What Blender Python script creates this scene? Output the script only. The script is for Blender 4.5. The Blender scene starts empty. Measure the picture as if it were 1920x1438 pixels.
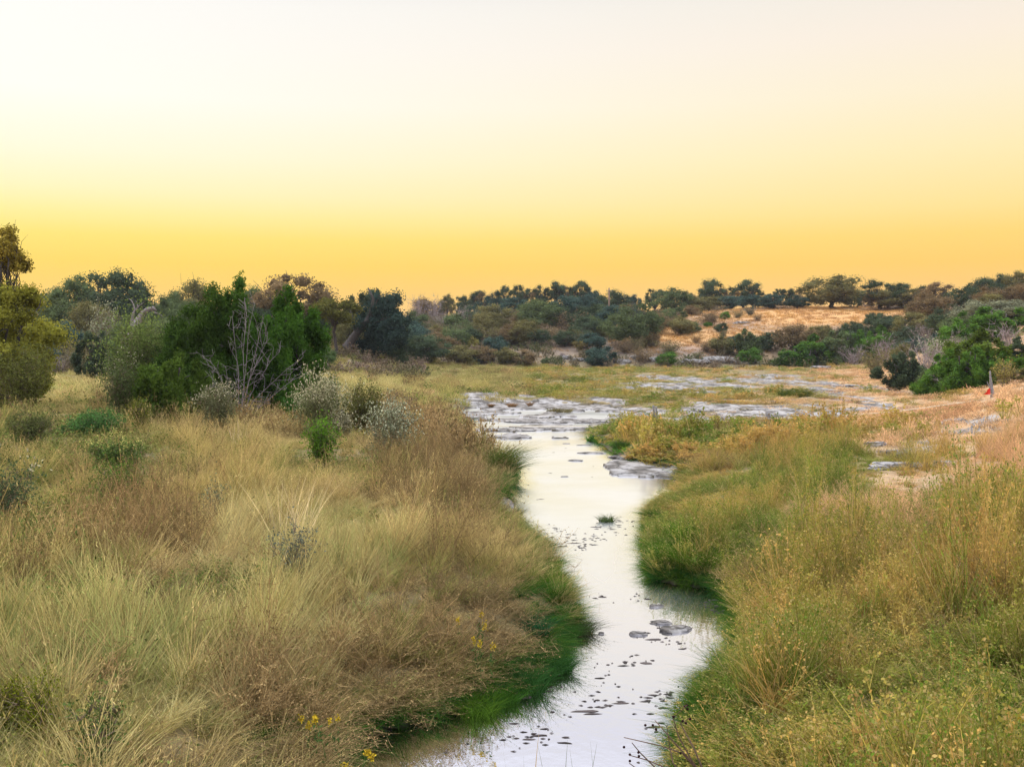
import bpy, math, random
import numpy as np
from mathutils import Vector

R = math.radians
sc = bpy.context.scene
COL = sc.collection

# ------------------------------------------------------------------ camera
F = 1884.0            # focal length in photo pixels (photo is 1920 wide)
CX, HY = 960.0, 640.0  # principal column, eye-level row
HC = 4.0              # eye height above the creek (m)
cam_d = bpy.data.cameras.new('camera')
cam = bpy.data.objects.new('camera', cam_d)
COL.objects.link(cam)
cam.location = (0, 0, HC)
cam.rotation_euler = (R(90), 0, 0)
cam_d.sensor_width = 36.0
cam_d.lens = 36.0 * F / 1920.0
cam_d.shift_y = -(719 - HY) / 1920.0
cam_d.clip_start = 0.1
cam_d.clip_end = 6000
sc.camera = cam

# ------------------------------------------------------------------ colour management
sc.view_settings.view_transform = 'Standard'
sc.view_settings.look = 'None'
sc.view_settings.exposure = 0.0
sc.view_settings.gamma = 1.0
sc.render.engine = 'CYCLES'
sc.cycles.max_bounces = 6
sc.cycles.diffuse_bounces = 2
sc.cycles.glossy_bounces = 3
sc.cycles.transmission_bounces = 3
sc.cycles.transparent_max_bounces = 4
sc.cycles.volume_bounces = 1
sc.cycles.use_denoising = True
sc.cycles.denoiser = 'OPENIMAGEDENOISE'
sc.cycles.denoising_input_passes = 'RGB_ALBEDO_NORMAL'
sc.cycles.denoising_prefilter = 'ACCURATE'

def lin(r, g, b, k=1.0):
    def f(c):
        c /= 255.0
        return (c / 12.92 if c <= 0.04045 else ((c + 0.055) / 1.055) ** 2.4) * k
    return (f(r), f(g), f(b), 1.0)

# ------------------------------------------------------------------ world: dusk sky
world = bpy.data.worlds.new('World')
sc.world = world
world.use_nodes = True
wn, wl = world.node_tree.nodes, world.node_tree.links
wn.clear()
SUN_AZ, SUN_EL = R(-48), R(13)
def N(t, **kw):
    n = wn.new(t)
    for k, v in kw.items():
        setattr(n, k, v)
    return n
out = N('ShaderNodeOutputWorld')
bg = N('ShaderNodeBackground')
bg.inputs['Strength'].default_value = 1.0
tc = N('ShaderNodeTexCoord')
sep = N('ShaderNodeSeparateXYZ')
wl.new(tc.outputs['Generated'], sep.inputs[0])
asn = N('ShaderNodeMath', operation='ARCSINE')
wl.new(sep.outputs['Z'], asn.inputs[0])
el = N('ShaderNodeMath', operation='DIVIDE')
el.inputs[1].default_value = math.pi / 2
wl.new(asn.outputs[0], el.inputs[0])
def ramp(stops):
    r = N('ShaderNodeValToRGB')
    e = r.color_ramp.elements
    while len(e) > 1:
        e.remove(e[-1])
    first = True
    for deg, c in stops:
        if first:
            e[0].position = deg / 90.0
            e[0].color = c
            first = False
        else:
            x = e.new(deg / 90.0)
            x.color = c
    wl.new(el.outputs[0], r.inputs[0])
    return r
ZEN = [(21.5, lin(238, 236, 241)), (27, lin(236, 237, 245, 1.3)), (42, lin(236, 237, 243, 3.0)), (90, lin(226, 231, 240, 4.2))]  # sky above the view, brightened well past dusk to lift the ground
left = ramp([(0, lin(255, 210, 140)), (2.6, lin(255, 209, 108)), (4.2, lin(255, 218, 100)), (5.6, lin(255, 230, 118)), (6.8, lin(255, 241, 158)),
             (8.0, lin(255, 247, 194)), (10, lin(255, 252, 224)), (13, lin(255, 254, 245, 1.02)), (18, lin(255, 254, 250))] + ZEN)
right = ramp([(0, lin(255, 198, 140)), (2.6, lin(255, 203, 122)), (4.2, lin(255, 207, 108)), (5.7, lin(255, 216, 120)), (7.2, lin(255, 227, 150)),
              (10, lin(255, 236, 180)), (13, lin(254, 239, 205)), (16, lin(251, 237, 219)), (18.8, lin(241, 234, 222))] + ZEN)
back = ramp([(0, lin(200, 170, 160)), (6, lin(225, 185, 175)), (12, lin(215, 200, 205)), (25, lin(210, 212, 228, 1.6)), (42, lin(226, 229, 240, 3.0)), (90, lin(226, 231, 240, 4.2))])  # high sky behind the camera, brightened likewise as added fill
azm = N('ShaderNodeMapRange', interpolation_type='SMOOTHSTEP')
azm.inputs['From Min'].default_value = -0.62
azm.inputs['From Max'].default_value = 0.62
wl.new(sep.outputs['X'], azm.inputs['Value'])
mx = N('ShaderNodeMix', data_type='RGBA')
wl.new(azm.outputs[0], mx.inputs['Factor'])
wl.new(left.outputs[0], mx.inputs['A'])
wl.new(right.outputs[0], mx.inputs['B'])
bkm = N('ShaderNodeMapRange', interpolation_type='SMOOTHSTEP')
bkm.inputs['From Min'].default_value = 0.35
bkm.inputs['From Max'].default_value = -0.6
wl.new(sep.outputs['Y'], bkm.inputs['Value'])
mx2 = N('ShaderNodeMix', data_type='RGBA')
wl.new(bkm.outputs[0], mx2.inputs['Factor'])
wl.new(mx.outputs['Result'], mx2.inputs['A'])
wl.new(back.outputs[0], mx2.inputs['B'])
sky = N('ShaderNodeTexSky', sky_type='NISHITA')
sky.sun_disc = False
sky.sun_elevation = SUN_EL
sky.sun_rotation = SUN_AZ
nsc = N('ShaderNodeMix', data_type='RGBA', blend_type='ADD')
nsc.inputs['Factor'].default_value = 0.002
wl.new(mx2.outputs['Result'], nsc.inputs['A'])
wl.new(sky.outputs[0], nsc.inputs['B'])
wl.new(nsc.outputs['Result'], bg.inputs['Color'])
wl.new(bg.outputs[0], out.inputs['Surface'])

# ------------------------------------------------------------------ sun: low, soft afterglow from the left
sun_d = bpy.data.lights.new('sun', 'SUN')
sun = bpy.data.objects.new('sun', sun_d)
COL.objects.link(sun)
sun_d.energy = 2.6
sun_d.angle = R(14)
sun_d.color = (1.0, 0.74, 0.45)
_dir = Vector((math.sin(SUN_AZ) * math.cos(SUN_EL), math.cos(SUN_AZ) * math.cos(SUN_EL), math.sin(SUN_EL)))
sun.rotation_euler = _dir.to_track_quat('Z', 'Y').to_euler()

# ------------------------------------------------------------------ helpers
def tag(o, label=None, cat=None, group=None, kind=None):
    if label: o['label'] = label
    if cat: o['category'] = cat
    if group: o['group'] = group
    if kind: o['kind'] = kind
    return o

def empty(name, loc, rz=0.0, scale=(1, 1, 1)):
    o = bpy.data.objects.new(name, None)
    COL.objects.link(o)
    o.location = loc
    o.rotation_euler = (0, 0, rz)
    o.scale = scale
    o.empty_display_size = 0.2
    return o

def link(name, me, mat=None, parent=None, color=None):
    o = bpy.data.objects.new(name, me)
    COL.objects.link(o)
    if mat and not me.materials:
        me.materials.append(mat)
    if parent: o.parent = parent
    if color: o.color = (*color[:3], 1.0)
    return o

class MB:
    """collects quads and triangles with one random value per vertex"""
    def __init__(s):
        s.V, s.Q, s.T, s.A, s.n = [], [], [], [], 0
    def add(s, V, Q=None, T=None, a=0.5):
        V = np.asarray(V, float).reshape(-1, 3)
        if Q is not None and len(Q): s.Q.append(np.asarray(Q, int) + s.n)
        if T is not None and len(T): s.T.append(np.asarray(T, int) + s.n)
        s.V.append(V)
        s.A.append(np.full(len(V), a) if np.isscalar(a) else np.asarray(a, float).ravel())
        s.n += len(V)
        return s
    def mesh(s, name, smooth=False):
        V = np.concatenate(s.V); A = np.concatenate(s.A)
        Q = np.concatenate(s.Q) if s.Q else np.zeros((0, 4), int)
        T = np.concatenate(s.T) if s.T else np.zeros((0, 3), int)
        me = bpy.data.meshes.new(name)
        me.vertices.add(len(V)); me.vertices.foreach_set('co', V.astype(np.float32).ravel())
        nl = Q.size + T.size
        me.loops.add(nl)
        me.loops.foreach_set('vertex_index', np.concatenate([Q.ravel(), T.ravel()]).astype(np.int32))
        me.polygons.add(len(Q) + len(T))
        st = np.concatenate([np.arange(len(Q)) * 4, Q.size + np.arange(len(T)) * 3]).astype(np.int32)
        me.polygons.foreach_set('loop_start', st)
        me.update(calc_edges=True)
        me.polygons.foreach_set('use_smooth', np.full(len(Q) + len(T), smooth))
        at = me.attributes.new('v', 'FLOAT', 'POINT')
        at.data.foreach_set('value', A.astype(np.float32))
        return me
    def tube(s, pts, rad, ns=6, a=0.5):
        P = np.asarray(pts, float); n = len(P)
        rad = np.broadcast_to(np.asarray(rad, float), (n,))
        d = np.gradient(P, axis=0); d /= np.linalg.norm(d, axis=1)[:, None] + 1e-9
        ref = np.where(np.abs(d[:, 2:3]) > 0.9, np.array([[1., 0, 0]]), np.array([[0, 0, 1.]]))
        u = np.cross(d, ref); u /= np.linalg.norm(u, axis=1)[:, None] + 1e-9
        w = np.cross(d, u)
        th = np.arange(ns) * 2 * math.pi / ns
        V = P[:, None] + rad[:, None, None] * (np.cos(th)[None, :, None] * u[:, None] + np.sin(th)[None, :, None] * w[:, None])
        i = np.arange(n - 1)[:, None] * ns; j = np.arange(ns)[None]; j2 = (j + 1) % ns
        Q = np.stack([i + j, i + j2, i + ns + j2, i + ns + j], -1).reshape(-1, 4)
        V = np.concatenate([V.reshape(-1, 3), P[-1:]])
        k = (n - 1) * ns
        T = np.stack([k + np.arange(ns), k + (np.arange(ns) + 1) % ns, np.full(ns, n * ns)], -1)
        return s.add(V, Q, T, a)
    def ribbons(s, P0, D, L, curl, w, seg=3, rng=None, va=None, taper=1.0):
        """many thin tapering strips: start P0, direction D, length L, curl = end offset vector"""
        n = len(P0)
        t = np.linspace(0, 1, seg + 1)
        L = np.broadcast_to(np.asarray(L, float), (n,)); w = np.broadcast_to(np.asarray(w, float), (n,))
        C = P0[:, None] + D[:, None] * (L[:, None, None] * t[None, :, None]) + curl[:, None] * (t ** 2)[None, :, None]
        side = np.cross(D, rng.normal(size=(n, 3)) * np.array([1, 1, .25])); side /= np.linalg.norm(side, axis=1)[:, None] + 1e-9
        ww = w[:, None] * (1 - taper * t[None] * 0.92)
        A = C - side[:, None] * ww[..., None] * .5; B = C + side[:, None] * ww[..., None] * .5
        V = np.stack([A, B], 2).reshape(n, -1, 3)
        m = 2 * (seg + 1)
        q = np.array([[2 * k, 2 * k + 1, 2 * k + 3, 2 * k + 2] for k in range(seg)])
        Q = (np.arange(n)[:, None, None] * m + q[None]).reshape(-1, 4)
        if va is None: va = rng.random(n)
        s.add(V.reshape(-1, 3), Q, None, np.repeat(va, m))
        return C
    def flecks(s, P, size, rng, nrm=None, bias=0.0, asp=0.55, va=None, up=None):
        """leaf rhombi at P with random orientation, optionally biased to normals nrm or long axis up"""
        n = len(P)
        size = np.broadcast_to(np.asarray(size, float), (n,))
        nn = rng.normal(size=(n, 3)); nn /= np.linalg.norm(nn, axis=1)[:, None]
        if nrm is not None:
            nn = nn * (1 - bias) + nrm * bias; nn /= np.linalg.norm(nn, axis=1)[:, None] + 1e-9
        x = rng.normal(size=(n, 3))
        if up is not None: x = x * 0.45 + up
        x -= nn * (x * nn).sum(1)[:, None]; x /= np.linalg.norm(x, axis=1)[:, None] + 1e-9
        y = np.cross(nn, x)
        X = x * size[:, None] * .5; Y = y * size[:, None] * .5 * asp
        V = np.stack([P - X, P - Y + X * .1, P + X, P + Y + X * .1], 1).reshape(-1, 3)
        Q = np.arange(4 * n).reshape(n, 4)
        if va is None: va = rng.random(n)
        return s.add(V, Q, None, np.repeat(va, 4))
    def box(s, c, d, rz=0.0, a=0.5):
        c = np.array(c, float); hx, hy, hz = np.array(d, float) / 2
        V = np.array([[x, y, z] for z in (-hz, hz) for x, y in ((-hx, -hy), (hx, -hy), (hx, hy), (-hx, hy))])
        cs, sn = math.cos(rz), math.sin(rz)
        V = np.stack([V[:, 0] * cs - V[:, 1] * sn, V[:, 0] * sn + V[:, 1] * cs, V[:, 2]], 1) + c
        Q = [[3, 2, 1, 0], [4, 5, 6, 7], [0, 1, 5, 4], [1, 2, 6, 5], [2, 3, 7, 6], [3, 0, 4, 7]]
        return s.add(V, Q, None, a)

# value noise
def _h(i, j, s):
    n = (i * 374761393 + j * 668265263 + s * 974634777) & 0xffffffff
    n = ((n ^ (n >> 13)) * 1274126177) & 0xffffffff
    return ((n ^ (n >> 16)) & 0xffff) / 65535.0
def vnoise(x, y, s=0):
    xi = np.floor(x).astype(np.int64); yi = np.floor(y).astype(np.int64)
    fx = x - xi; fy = y - yi
    fx = fx * fx * (3 - 2 * fx); fy = fy * fy * (3 - 2 * fy)
    a = _h(xi, yi, s) * (1 - fx) + _h(xi + 1, yi, s) * fx
    b = _h(xi, yi + 1, s) * (1 - fx) + _h(xi + 1, yi + 1, s) * fx
    return a * (1 - fy) + b * fy
def fbm(x, y, s=0, o=4):
    v = 0; a = .5
    for k in range(o):
        v = v + a * vnoise(x * 2 ** k, y * 2 ** k, s + k); a *= .5
    return v / (1 - .5 ** o)
def sst(a, b, x):
    t = np.clip((x - a) / (b - a), 0, 1)
    return t * t * (3 - 2 * t)

# ------------------------------------------------------------------ terrain heights
PROF = {
 -900: [(3,.8),(10,.9),(40,1.4),(95,1.8),(115,4.2),(140,7),(180,9),(260,11),(500,13),(1500,16)],
 100: [(3,.8),(10,.9),(40,1.1),(80,1.2),(98,1.4),(115,3.6),(135,5.6),(170,7.2),(250,9),(500,11),(1500,14)],
 300: [(3,.8),(10,.9),(40,1.1),(80,1.2),(98,1.4),(115,3.2),(135,5.0),(170,6.3),(250,8),(500,10),(1500,13)],
 560: [(3,.8),(10,.85),(40,1.05),(80,1.15),(95,1.4),(108,2.8),(125,4.0),(150,5),(250,7),(500,9),(1500,12)],
 640: [(3,.8),(10,.8),(40,.95),(85,1.0),(97,1.3),(110,3.1),(125,3.9),(150,4.6),(250,8),(500,9),(1500,12)],
 700: [(3,.8),(10,.8),(40,.85),(90,.7),(105,1.2),(115,2.4),(130,3.1),(160,4.2),(250,8.5),(500,9),(1500,12)],
 770: [(3,.7),(10,.7),(40,.7),(70,.55),(100,.5),(122,.8),(135,1.8),(160,3.2),(200,6),(240,9.3),(320,9.5),(1500,12)],
 850: [(3,.7),(10,.7),(40,.65),(70,.4),(100,.35),(135,.5),(142,1.6),(160,3.2),(190,6),(235,9.5),(320,10),(1500,12)],
 960: [(3,.7),(10,.7),(40,.6),(70,.3),(100,.3),(135,.45),(140,1.8),(160,4.5),(180,7.5),(220,10.6),(320,11),(1500,12)],
 1060: [(3,.7),(10,.7),(40,.6),(70,.3),(100,.3),(136,.4),(141,2),(160,5),(180,8.3),(200,9.8),(220,11.3),(320,11.5),(1500,12)],
 1200: [(3,.7),(10,.7),(40,.5),(70,.3),(100,.3),(136,.4),(141,2),(155,4.6),(170,6.4),(195,8.8),(215,9.6),(320,10),(1500,12)],
 1330: [(3,.7),(10,.7),(30,.6),(45,.4),(100,.35),(136,.4),(141,2),(155,4.8),(175,8.2),(195,9.9),(220,10.3),(320,10),(1500,12)],
 1500: [(3,.75),(10,.75),(30,.7),(45,.5),(100,.4),(132,.5),(138,1.6),(155,5),(172,8.2),(190,10.6),(215,11.2),(320,11),(1500,12)],
 1650: [(3,.8),(10,.8),(30,.8),(45,.6),(60,.5),(100,.6),(125,.9),(140,3),(160,6.5),(188,10.5),(215,11.2),(320,11),(1500,12)],
 1750: [(3,.8),(10,.8),(20,.85),(40,.8),(55,.7),(70,.8),(90,1.7),(120,4.6),(150,8),(190,10.5),(220,12),(320,12),(1500,13)],
 1850: [(3,.8),(10,.8),(20,.9),(35,1.3),(48,1.35),(60,1.6),(80,2.9),(110,5.6),(150,9.3),(200,12),(320,13),(1500,14)],
 1950: [(3,.8),(10,.8),(20,1.0),(35,1.8),(48,2.1),(60,2.6),(80,4.2),(110,7),(150,10.5),(200,13),(320,14),(1500,15)],
 2900: [(3,.8),(10,.8),(20,1.2),(35,2.4),(48,3.6),(80,6.5),(150,11.5),(200,13.5),(320,15),(1500,16)]}
_pc = np.arange(-900, 2901, 25.0)
_ld = np.linspace(math.log(3), math.log(1500), 400)
_keys = sorted(PROF)
_raw = np.array([np.interp(np.exp(_ld), *zip(*PROF[k])) for k in _keys])
_tab = np.array([[np.interp(c, _keys, _raw[:, j]) for j in range(len(_ld))] for c in _pc])
for _ in range(3):   # round the kinks off
    _p = np.pad(_tab, ((1, 1), (1, 1)), 'edge')
    _tab = (_p[1:-1, 1:-1] * 2 + _p[:-2, 1:-1] + _p[2:, 1:-1] + _p[1:-1, :-2] + _p[1:-1, 2:]) / 6

CREEK = [  # photo row, left edge column, right edge column
 (2700, 330, 1450), (1700, 480, 1330), (1520, 590, 1290), (1438, 610, 1285), (1400, 636, 1295), (1370, 690, 1300), (1335, 830, 1312), (1300, 920, 1325), (1260, 1010, 1375), (1225, 1050, 1395),
 (1195, 1040, 1405), (1178, 1075, 1400), (1160, 1070, 1395), (1130, 1045, 1385), (1100, 1035, 1330), (1088, 1030, 1235), (1040, 1015, 1222), (1000, 968, 1222), (965, 938, 1218),
 (935, 942, 1262), (905, 958, 1272), (880, 950, 1255), (862, 905, 1175), (845, 885, 1150), (825, 868, 1120), (808, 866, 1108), (797, 880, 1150), (787, 862, 1172),
 (778, 856, 1185), (770, 850, 1190), (764, 880, 1160), (760, 930, 1100)]
def _w(x, y, z=0.0):
    D = (HC - z) * F / (y - HY)
    return ((x - CX) / F * D, D)
_poly = np.array([_w(xl, y) for y, xl, xr in CREEK] + [_w(xr, y) for y, xl, xr in CREEK[::-1]])
def creek_d(X, Y):
    """signed distance to the creek edge, negative in the water"""
    X = np.asarray(X, float); Y = np.asarray(Y, float)
    shp = X.shape; X = X.ravel(); Y = Y.ravel()
    res = np.full(X.shape, 50.0)
    m = (np.abs(X) < 25) & (Y > 2) & (Y < 85)
    px, py = X[m], Y[m]
    best = np.full(px.shape, 1e9); inside = np.zeros(px.shape, bool)
    n = len(_poly)
    for i in range(n):
        x1, y1 = _poly[i]; x2, y2 = _poly[(i + 1) % n]
        dx, dy = x2 - x1, y2 - y1
        t = np.clip(((px - x1) * dx + (py - y1) * dy) / (dx * dx + dy * dy + 1e-12), 0, 1)
        best = np.minimum(best, (px - x1 - t * dx) ** 2 + (py - y1 - t * dy) ** 2)
        c = (y1 > py) != (y2 > py)
        inside ^= c & (px < (x2 - x1) * (py - y1) / (y2 - y1 + 1e-12) + x1)
    d = np.sqrt(best)
    d = d + (vnoise(px * 1.7, py * 1.7, 9) - .5) * np.minimum(.35, .05 + py * .006)
    res[m] = np.where(inside, -d, d)
    return res.reshape(shp)

# exposed limestone: photo ellipse (x, y, rx, ry), turned into ground ellipses
ROCKS = [(960, 752, 110, 10), (1100, 755, 90, 9), (1180, 762, 40, 6), (890, 768, 40, 8), (1010, 771, 60, 3), (1340, 771, 65, 7), (1430, 773, 90, 8), (1530, 768, 60, 5), (1290, 714, 55, 5),
         (1340, 722, 60, 5), (1240, 709, 40, 4), (1590, 728, 38, 8), (1545, 735, 30, 4), (1700, 877, 95, 11), (1640, 834, 26, 8), (1800, 832, 30, 16), (1720, 858, 22, 9), (1590, 872, 22, 8),
         (1200, 862, 55, 8), (940, 930, 18, 22), (1150, 790, 60, 6), (1060, 790, 110, 4.5), (955, 807, 80, 3.6), (1510, 790, 60, 6), (1810, 850, 25, 14), (1370, 790, 60, 4), (1660, 770, 40, 5),
         (1090, 705, 25, 3), (905, 742, 40, 4), (1440, 716, 60, 4), (1890, 955, 40, 12), (1850, 905, 30, 8), (1480, 783, 120, 6), (1250, 726, 80, 5), (1600, 778, 70, 5), (1420, 704, 60, 4), (1200, 772, 50, 5), (1330, 780, 70, 5), (1560, 745, 50, 5)]
_rk = []
for x, y, rx, ry in ROCKS:
    X0, D0 = _w(x, y, .3); _, Da = _w(x, y - ry, .3); _, Db = _w(x, y + ry, .3)
    _rk.append((X0, D0, rx / F * D0, abs(Da - Db) / 2 * (1.0 if abs(x - 1030) < 165 else 2.1 if D0 > 40 else 1.2)))
def rock_m(X, Y):
    m = np.zeros(np.shape(X))
    n1 = fbm(np.asarray(X) * .9, np.asarray(Y) * .45, 31, 4) - .5
    for x0, y0, a, b in _rk:
        q = np.sqrt(((X - x0) / a) ** 2 + ((Y - y0) / b) ** 2)
        m = np.maximum(m, sst(1.25, .7, q + n1 * 2.8))
    return m

def zt(X, Y, full=False):
    X = np.asarray(X, float); Y = np.asarray(Y, float)
    D = np.maximum(Y, 3.0)
    # behind and beside the viewer the ground just carries on
    u = np.clip(CX + F * X / np.maximum(D, 6), _pc[0], _pc[-1] - 1e-3)
    l = np.clip(np.log(D), _ld[0], _ld[-1] - 1e-6)
    fi = (u - _pc[0]) / 25.0; fj = (l - _ld[0]) / (_ld[1] - _ld[0])
    i = np.minimum(fi.astype(int), len(_pc) - 2); j = np.minimum(fj.astype(int), len(_ld) - 2)
    a = fi - i; b = fj - j
    z = (_tab[i, j] * (1 - a) + _tab[i + 1, j] * a) * (1 - b) + (_tab[i, j + 1] * (1 - a) + _tab[i + 1, j + 1] * a) * b
    z = z + (fbm(X * .12, Y * .12, 3, 4) - .5) * np.clip(D / 130, .25, 1.0) * np.clip(z, 0, 3) * .45
    z = z + (fbm(X * .7, Y * .7, 5, 3) - .5) * .22
    d = creek_d(X, Y)
    rk = rock_m(X, Y)
    n2 = fbm(X * 1.3, Y * .7, 47, 4)
    zr = np.minimum(z * .8, .32) + np.floor(n2 * 5) / 5 * .2
    z = z * (1 - rk) + np.where(D < 105, np.where(z > .75, z * .92 + np.floor(n2 * 5) / 5 * .2 - .08, zr), z) * rk
    k = 1 - np.exp(-np.maximum(d, 0) / (.75 + .006 * D))
    bank = .03 + (np.maximum(z, .12) - .03) * k
    inw = -.02 - .3 * sst(0, 1.5, -d)
    inw = np.where(rk > .35, .05 + .07 * (n2 - .3) + 0 * inw, inw)
    zz = np.where(d < 0, inw, bank)
    return (zz, d, rk) if full else zz

def project(X, Y, Z):
    return CX + F * X / Y, HY + F * (HC - Z) / Y

def gp(x, y, dmin=5.0, dmax=320.0):
    """ground point seen at a photo pixel"""
    D = np.exp(np.linspace(math.log(dmin), math.log(dmax), 1600))
    zr = HC - (y - HY) / F * D
    X = (x - CX) / F * D
    hit = np.nonzero(np.maximum(zt(X, D), -.0) >= zr)[0]
    k = hit[0] if len(hit) else -1
    return float(X[k]), float(D[k]), float(max(zt(X[k:k + 1] if k >= 0 else X[-1:], D[k:k + 1] if k >= 0 else D[-1:])[0], -.3))

def at(x, D):
    X = (x - CX) / F * D
    return X, D, float(zt(np.array([X]), np.array([D]))[0])

# ------------------------------------------------------------------ materials
def mat(name):
    m = bpy.data.materials.new(name)
    m.use_nodes = True
    m.node_tree.nodes.clear()
    return m, m.node_tree.nodes, m.node_tree.links

def leaf_mat(name, trans=.35, source='OBJECT', base=(1, 1, 1), var=.55, dry=None, rough=.0):
    """matte leaf or blade: colour from the object (or instance), varied blade by blade"""
    m, n, l = mat(name)
    o = n.new('ShaderNodeOutputMaterial')
    if source == 'OBJECT':
        c = n.new('ShaderNodeObjectInfo').outputs['Color']
    elif source == 'INST':
        a = n.new('ShaderNodeAttribute'); a.attribute_type = 'INSTANCER'; a.attribute_name = 'tint'
        c = a.outputs['Color']
    else:
        rgb = n.new('ShaderNodeRGB'); rgb.outputs[0].default_value = (*base, 1); c = rgb.outputs[0]
    v = n.new('ShaderNodeAttribute'); v.attribute_name = 'v'
    mr = n.new('ShaderNodeMapRange'); mr.inputs['To Min'].default_value = 1 - var; mr.inputs['To Max'].default_value = 1 + var
    l.new(v.outputs['Fac'], mr.inputs['Value'])
    if dry is not None:
        mm = n.new('ShaderNodeMix'); mm.data_type = 'RGBA'
        fr = n.new('ShaderNodeMath'); fr.operation = 'FRACT'
        ml = n.new('ShaderNodeMath'); ml.operation = 'MULTIPLY'; ml.inputs[1].default_value = 17.3
        l.new(v.outputs['Fac'], ml.inputs[0]); l.new(ml.outputs[0], fr.inputs[0])
        pw = n.new('ShaderNodeMath'); pw.operation = 'POWER'; pw.inputs[1].default_value = 3.2
        l.new(fr.outputs[0], pw.inputs[0]); l.new(pw.outputs[0], mm.inputs['Factor'])
        l.new(c, mm.inputs['A']); mm.inputs['B'].default_value = (*dry, 1)
        c = mm.outputs['Result']
    mul = n.new('ShaderNodeVectorMath'); mul.operation = 'SCALE'
    l.new(c, mul.inputs[0]); l.new(mr.outputs[0], mul.inputs['Scale'])
    d = n.new('ShaderNodeBsdfDiffuse'); t = n.new('ShaderNodeBsdfTranslucent'); x = n.new('ShaderNodeMixShader')
    x.inputs[0].default_value = trans
    l.new(mul.outputs[0], d.inputs[0]); l.new(mul.outputs[0], t.inputs[0])
    l.new(d.outputs[0], x.inputs[1]); l.new(t.outputs[0], x.inputs[2])
    l.new(x.outputs[0], o.inputs[0])
    return m

def bark_mat(name, c1, c2, scale=6.0):
    m, n, l = mat(name)
    o = n.new('ShaderNodeOutputMaterial'); p = n.new('ShaderNodeBsdfPrincipled'); p.inputs['Roughness'].default_value = .9
    tcn = n.new('ShaderNodeTexCoord'); mp = n.new('ShaderNodeMapping'); mp.inputs['Scale'].default_value = (scale, scale, scale * .25)
    nz = n.new('ShaderNodeTexNoise'); nz.inputs['Scale'].default_value = 3; nz.inputs['Detail'].default_value = 6
    cr = n.new('ShaderNodeValToRGB'); cr.color_ramp.elements[0].color = (*c1, 1); cr.color_ramp.elements[1].color = (*c2, 1)
    cr.color_ramp.elements[0].position = .3; cr.color_ramp.elements[1].position = .7
    bp = n.new('ShaderNodeBump'); bp.inputs['Strength'].default_value = .5; bp.inputs['Distance'].default_value = .03
    l.new(tcn.outputs['Object'], mp.inputs[0]); l.new(mp.outputs[0], nz.inputs[0]); l.new(nz.outputs['Fac'], cr.inputs[0])
    l.new(cr.outputs[0], p.inputs['Base Color']); l.new(nz.outputs['Fac'], bp.inputs['Height']); l.new(bp.outputs[0], p.inputs['Normal'])
    l.new(p.outputs[0], o.inputs[0])
    return m

def plain_mat(name, c, rough=.6, metal=0.0):
    m, n, l = mat(name)
    o = n.new('ShaderNodeOutputMaterial'); p = n.new('ShaderNodeBsdfPrincipled')
    nz = n.new('ShaderNodeTexNoise'); nz.inputs['Scale'].default_value = 9; nz.inputs['Detail'].default_value = 5
    hs = n.new('ShaderNodeHueSaturation'); hs.inputs['Color'].default_value = (*c, 1)
    mr = n.new('ShaderNodeMapRange'); mr.inputs['To Min'].default_value = .75; mr.inputs['To Max'].default_value = 1.2
    l.new(nz.outputs['Fac'], mr.inputs[0]); l.new(mr.outputs[0], hs.inputs['Value']); l.new(hs.outputs[0], p.inputs['Base Color'])
    p.inputs['Roughness'].default_value = rough; p.inputs['Metallic'].default_value = metal
    l.new(p.outputs[0], o.inputs[0])
    return m

def rock_nodes(n, l, scale=1.0):
    """weathered pale limestone: returns colour socket and height socket"""
    tcn = n.new('ShaderNodeTexCoord'); mp = n.new('ShaderNodeMapping'); mp.inputs['Scale'].default_value = (scale, scale * .7, scale * 2.5)
    l.new(tcn.outputs['Object'], mp.inputs[0])
    nz = n.new('ShaderNodeTexNoise'); nz.inputs['Scale'].default_value = 1.6; nz.inputs['Detail'].default_value = 9; nz.inputs['Roughness'].default_value = .65
    l.new(mp.outputs[0], nz.inputs[0])
    vo = n.new('ShaderNodeTexVoronoi'); vo.feature = 'DISTANCE_TO_EDGE'; vo.inputs['Scale'].default_value = 1.1
    wv = n.new('ShaderNodeVectorMath'); wv.operation = 'ADD'
    l.new(mp.outputs[0], wv.inputs[0]); l.new(nz.outputs['Color'], wv.inputs[1]); l.new(wv.outputs[0], vo.inputs['Vector'])
    cr = n.new('ShaderNodeValToRGB'); e = cr.color_ramp.elements
    e[0].position = .36; e[0].color = (.05, .045, .04, 1); e[1].position = .74; e[1].color = (.41, .395, .385, 1)
    x = e.new(.46); x.color = (.14, .125, .11, 1); x = e.new(.56); x.color = (.31, .295, .285, 1)
    l.new(nz.outputs['Fac'], cr.inputs[0])
    ck = n.new('ShaderNodeMapRange'); ck.inputs['From Max'].default_value = .06; ck.inputs['To Min'].default_value = .3
    l.new(vo.outputs['Distance'], ck.inputs[0])
    mu = n.new('ShaderNodeVectorMath'); mu.operation = 'SCALE'
    l.new(cr.outputs[0], mu.inputs[0]); l.new(ck.outputs[0], mu.inputs['Scale'])
    ad = n.new('ShaderNodeMath'); ad.operation = 'MULTIPLY'
    l.new(nz.outputs['Fac'], ad.inputs[0]); l.new(ck.outputs[0], ad.inputs[1])
    return mu.outputs[0], ad.outputs[0]

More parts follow.
